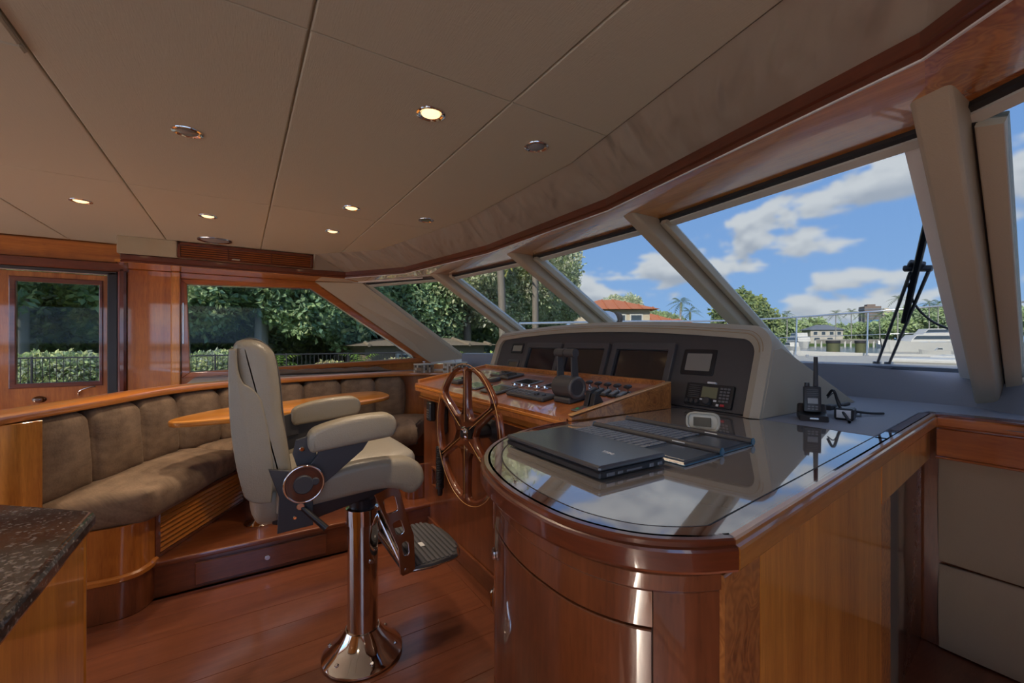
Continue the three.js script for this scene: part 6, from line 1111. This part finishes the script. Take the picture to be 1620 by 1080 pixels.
// ---------- across the water, starboard pane ----------
const fr = (px, d) => { const l = (px - 810) / 675, S = Math.sin(YAW), C = Math.cos(YAW); return [d * (l * C + S), d * (l * S - C)]; }; // bearing on the far shore and distance in metres
{
  const B = 0.3, at = (px, d) => fr(px, d);
  { const [x, z] = at(1178, 62); tree('leafy tree beside the right end of the instrument pod', x, z, 8.4, 4.3, 3.8, [[0.28, 0.36, 0.14], [0.20, 0.28, 0.14], [0.40, 0.46, 0.16]], 4200, 0.55, 720, undefined, 0, X.trunk, 0.6, 0.3); }
  const land = slab([at(1120, 50), at(1175, 57), at(1205, 80), at(1200, 120), at(1100, 130), at(1090, 70)], WY - 0.3, 0.05, 0.05); single('near_point', 'small planted point of land beside the pod', 'ground', land, X.grass, undefined, 'structure');
  const ft = [[1228, 215, 13, 9], [1252, 225, 12, 10], [1284, 270, 16, 9], [1345, 235, 11, 10], [1375, 250, 12, 10], [1412, 215, 13, 9], [1440, 225, 19, 12], [1470, 215, 20, 12], [1500, 205, 18, 12], [1530, 200, 17, 12], [1575, 200, 17, 12], [1612, 205, 15, 11]];
  const ord = ['first', 'second', 'third', 'fourth', 'fifth', 'sixth', 'seventh', 'eighth', 'ninth', 'tenth', 'eleventh', 'twelfth'];
  ft.forEach(([px, d, h, c], i) => { const [x, z] = at(px, d); tree('distant tree on the far bank, ' + ord[i] + ' from the left', x, z, h, c, h * 0.45, GR.far, 900, 1.7, 740 + i, 'distant trees across the water', B, X.trunk, 0.4, 0.5); });
  const ps = [[1245, 205, 14], [1322, 185, 13], [1347, 205, 15], [1363, 240, 16], [1392, 196, 13], [1420, 190, 20], [1470, 180, 17], [1484, 182, 17]];
  ps.forEach(([px, d, h], i) => { const [x, z] = at(px, d); palm('distant palm on the far bank, ' + ord[i] + ' from the left', x, z, h, 770 + i, B, 'distant palms across the water', 5.2); });
  { const [x, z] = at(1300, 210); house('waterfront_house', 'white waterfront house with grey roof across the water', x, z, -0.75, 14, 9, 6.6, 2.6, X.stuccoWhite, X.slate, [[-0.35, 4.2, 1.6, 1.5], [-0.1, 4.2, 1.6, 1.5], [0.15, 4.2, 1.6, 1.5], [0.38, 4.2, 1.6, 1.5], [-0.3, 1.0, 2.4, 1.8], [0.1, 1.0, 2.4, 1.8]], undefined, B, 1); }
  { const [x, z] = at(1262, 262); house('waterfront_house', 'terracotta waterfront house left of the white one', x, z, -0.7, 14, 10, 7, 2.2, X.stucco, X.tileRoof, [[-0.3, 4.0, 1.8, 1.6], [0.1, 4.0, 1.8, 1.6], [0.3, 1.0, 1.8, 1.8]], undefined, B, 1); }
  const tower = (label, px, d, w, h, m) => { const [x, z] = at(px, d), t = thing('office_tower', label, 'tower', [x, 0.3, z], -0.9, 'towers on the skyline'); part(t, 'wall', bx(-w / 2, w / 2, 0, h, -w / 2, w / 2, 'y', 0.2), m); for (let k = 0; k < 11; k++) part(t, 'window_band', bx(-w / 2 - 0.3, w / 2 + 0.3, h * 0.1 + k * h * 0.08, h * 0.1 + k * h * 0.08 + h * 0.035, -w / 2 - 0.3, w / 2 + 0.3, 'x', 0.1), X.slate); part(t, 'roof_plant', bx(-w / 4, w / 4, h, h + 2.5, -w / 4, w / 4, 'y', 0.1), m); };
  tower('dark office tower on the skyline, left one', 1376, 520, 16.5, 43.5, X.stone2); tower('pale office tower on the skyline, right one', 1401, 560, 10, 42, X.stuccoPale); tower('blue glass building on the skyline below the dark tower', 1386, 500, 22, 24, X.blueGlass);
  // docks and piles
  { const [x0, z0] = at(1290, 160), [x1, z1] = at(1400, 165), dk = thing('dock', 'long low dock across the water', 'dock', [0, WY, 0]); part(dk, 'dock_deck', rodBox([x0, 2.2, z0], [x1, 2.2, z1], 1.6, 0.35), X.dockWood); for (let k = 0; k <= 12; k++) part(dk, 'dock_pile', rod([lerp(x0, x1, k / 12), -0.3, lerp(z0, z1, k / 12)], [lerp(x0, x1, k / 12), 2.6, lerp(z0, z1, k / 12)], 0.3, 7), X.white); }
  for (const [px, label] of [[1318, 'mossy mooring pile with a red mark, left one'], [1361, 'mossy mooring pile with a dark cap, right one']]) { const [x, z] = at(px, 52), t = thing('mooring_pile', label, 'pile', [x, WY, z], 0, 'mooring piles'); part(t, 'shaft', rod([0, -0.5, 0], [0, 2.05, 0], px < 1330 ? 0.68 : 0.52, 14), X.pile); part(t, 'cap', disc(px < 1330 ? 0.74 : 0.58, 0.32, 0, 2.15, 0, 0, 0, 0, 0.04), X.dark); if (px < 1330) part(t, 'red_mark', disc(0.22, 0.1, -0.55, 0.75, 0.4, Math.PI / 2, -0.9, 0), outC(0.5, 0.05, 0.03)); }
  for (let k = 0; k < 9; k++) { const [x, z] = at(1518 + k * 5, 66); single('dock_post', 'pale dock post by the moored yacht, ' + ord[k] + ' from the left', 'post', rod([x, WY - 0.3, z], [x, 1.05 + (k % 3) * 0.12, z], 0.22, 8), X.dockWood, 'dock posts beside the moored yacht'); }
  // boats
  const boat = (name, label, px, d, L, beam, h, turn, cab) => {
    const [x, z] = at(px, d), t = thing(name, label, 'boat', [x, WY, z], turn, undefined), N = 14, pos = [], sec = (u) => { const w = beam / 2 * Math.pow(Math.sin(Math.PI * clamp(0.5 + u * 0.5, 0, 1)), 0.55) * (u > 0 ? 1 : 1), s = h * (0.82 + 0.3 * u * u * (u < 0 ? 0.1 : 1)); return [[u * L / 2 * 0.94, -0.3, w * 0.75], [u * L / 2, s, w]]; };
    for (let i = 0; i < N; i++) { const a = sec(-1 + 2 * i / N * 0.995), b = sec(-1 + 2 * (i + 1) / N * 0.995); for (const s of [1, -1]) { const q = (p) => [p[0], p[1], p[2] * s]; pos.push(...q(a[0]), ...q(b[0]), ...q(b[1]), ...q(a[0]), ...q(b[1]), ...q(a[1])); } pos.push(...a[1], ...b[1], b[1][0], b[1][1], -b[1][2], ...a[1], b[1][0], b[1][1], -b[1][2], a[1][0], a[1][1], -a[1][2]); }
    const g = new THREE.BufferGeometry(); g.setAttribute('position', new THREE.Float32BufferAttribute(pos, 3)); g.computeVertexNormals(); part(t, 'hull', g, X.white);
    let y = h * 0.85; for (const [l, w, hh, off] of cab) { part(t, 'cabin', setUV(place(plate([[-l / 2, 0], [l / 2, 0], [l / 2 - hh * 0.8, hh], [-l / 2 + hh * 0.2, hh]], w, 0.08), off, y, 0)), X.white); part(t, 'cabin_window', setUV(place(plate([[-l / 2 + 0.1, hh * 0.35], [l / 2 - hh * 0.35, hh * 0.35], [l / 2 - hh * 0.72, hh * 0.85], [-l / 2 + hh * 0.3, hh * 0.85]], w + 0.06, 0.02), off, y, 0)), X.pane); y += hh; }
    return t;
  };
  boat('moored_yacht', 'large white moored yacht behind the wiper arms', 1462, 92, 16, 5.2, 2.5, 2.3, [[9.5, 4.2, 1.5, -1.2], [5.5, 3.4, 1.3, -1.6]]);
  boat('tender', 'small grey tender on the dock beside the moored yacht', 1480, 72, 4.2, 1.9, 0.8, 2.0, [[1.0, 1.0, 0.5, -0.4]]);
  boat('motor_boat', 'small white motor boat near the pod, left one', 1228, 96, 7, 2.4, 1.1, 0.6, [[2.6, 1.8, 0.9, 0]]);
  boat('motor_boat', 'small white motor boat right of the first stanchion', 1252, 104, 7.5, 2.6, 1.2, 0.9, [[3, 2, 1.0, 0]]);
  boat('motor_yacht', 'white motor yacht before the waterfront houses', 1262, 150, 15, 4.6, 2.6, 0.8, [[9, 3.8, 1.6, -0.5], [6, 3.2, 1.4, -0.8]]);
  boat('motor_boat', 'white motor boat at the far end of the dock', 1395, 145, 11, 3.2, 1.5, 0.4, [[4.5, 2.4, 1.2, 0]]);
}

renderer.render(scene, camera);
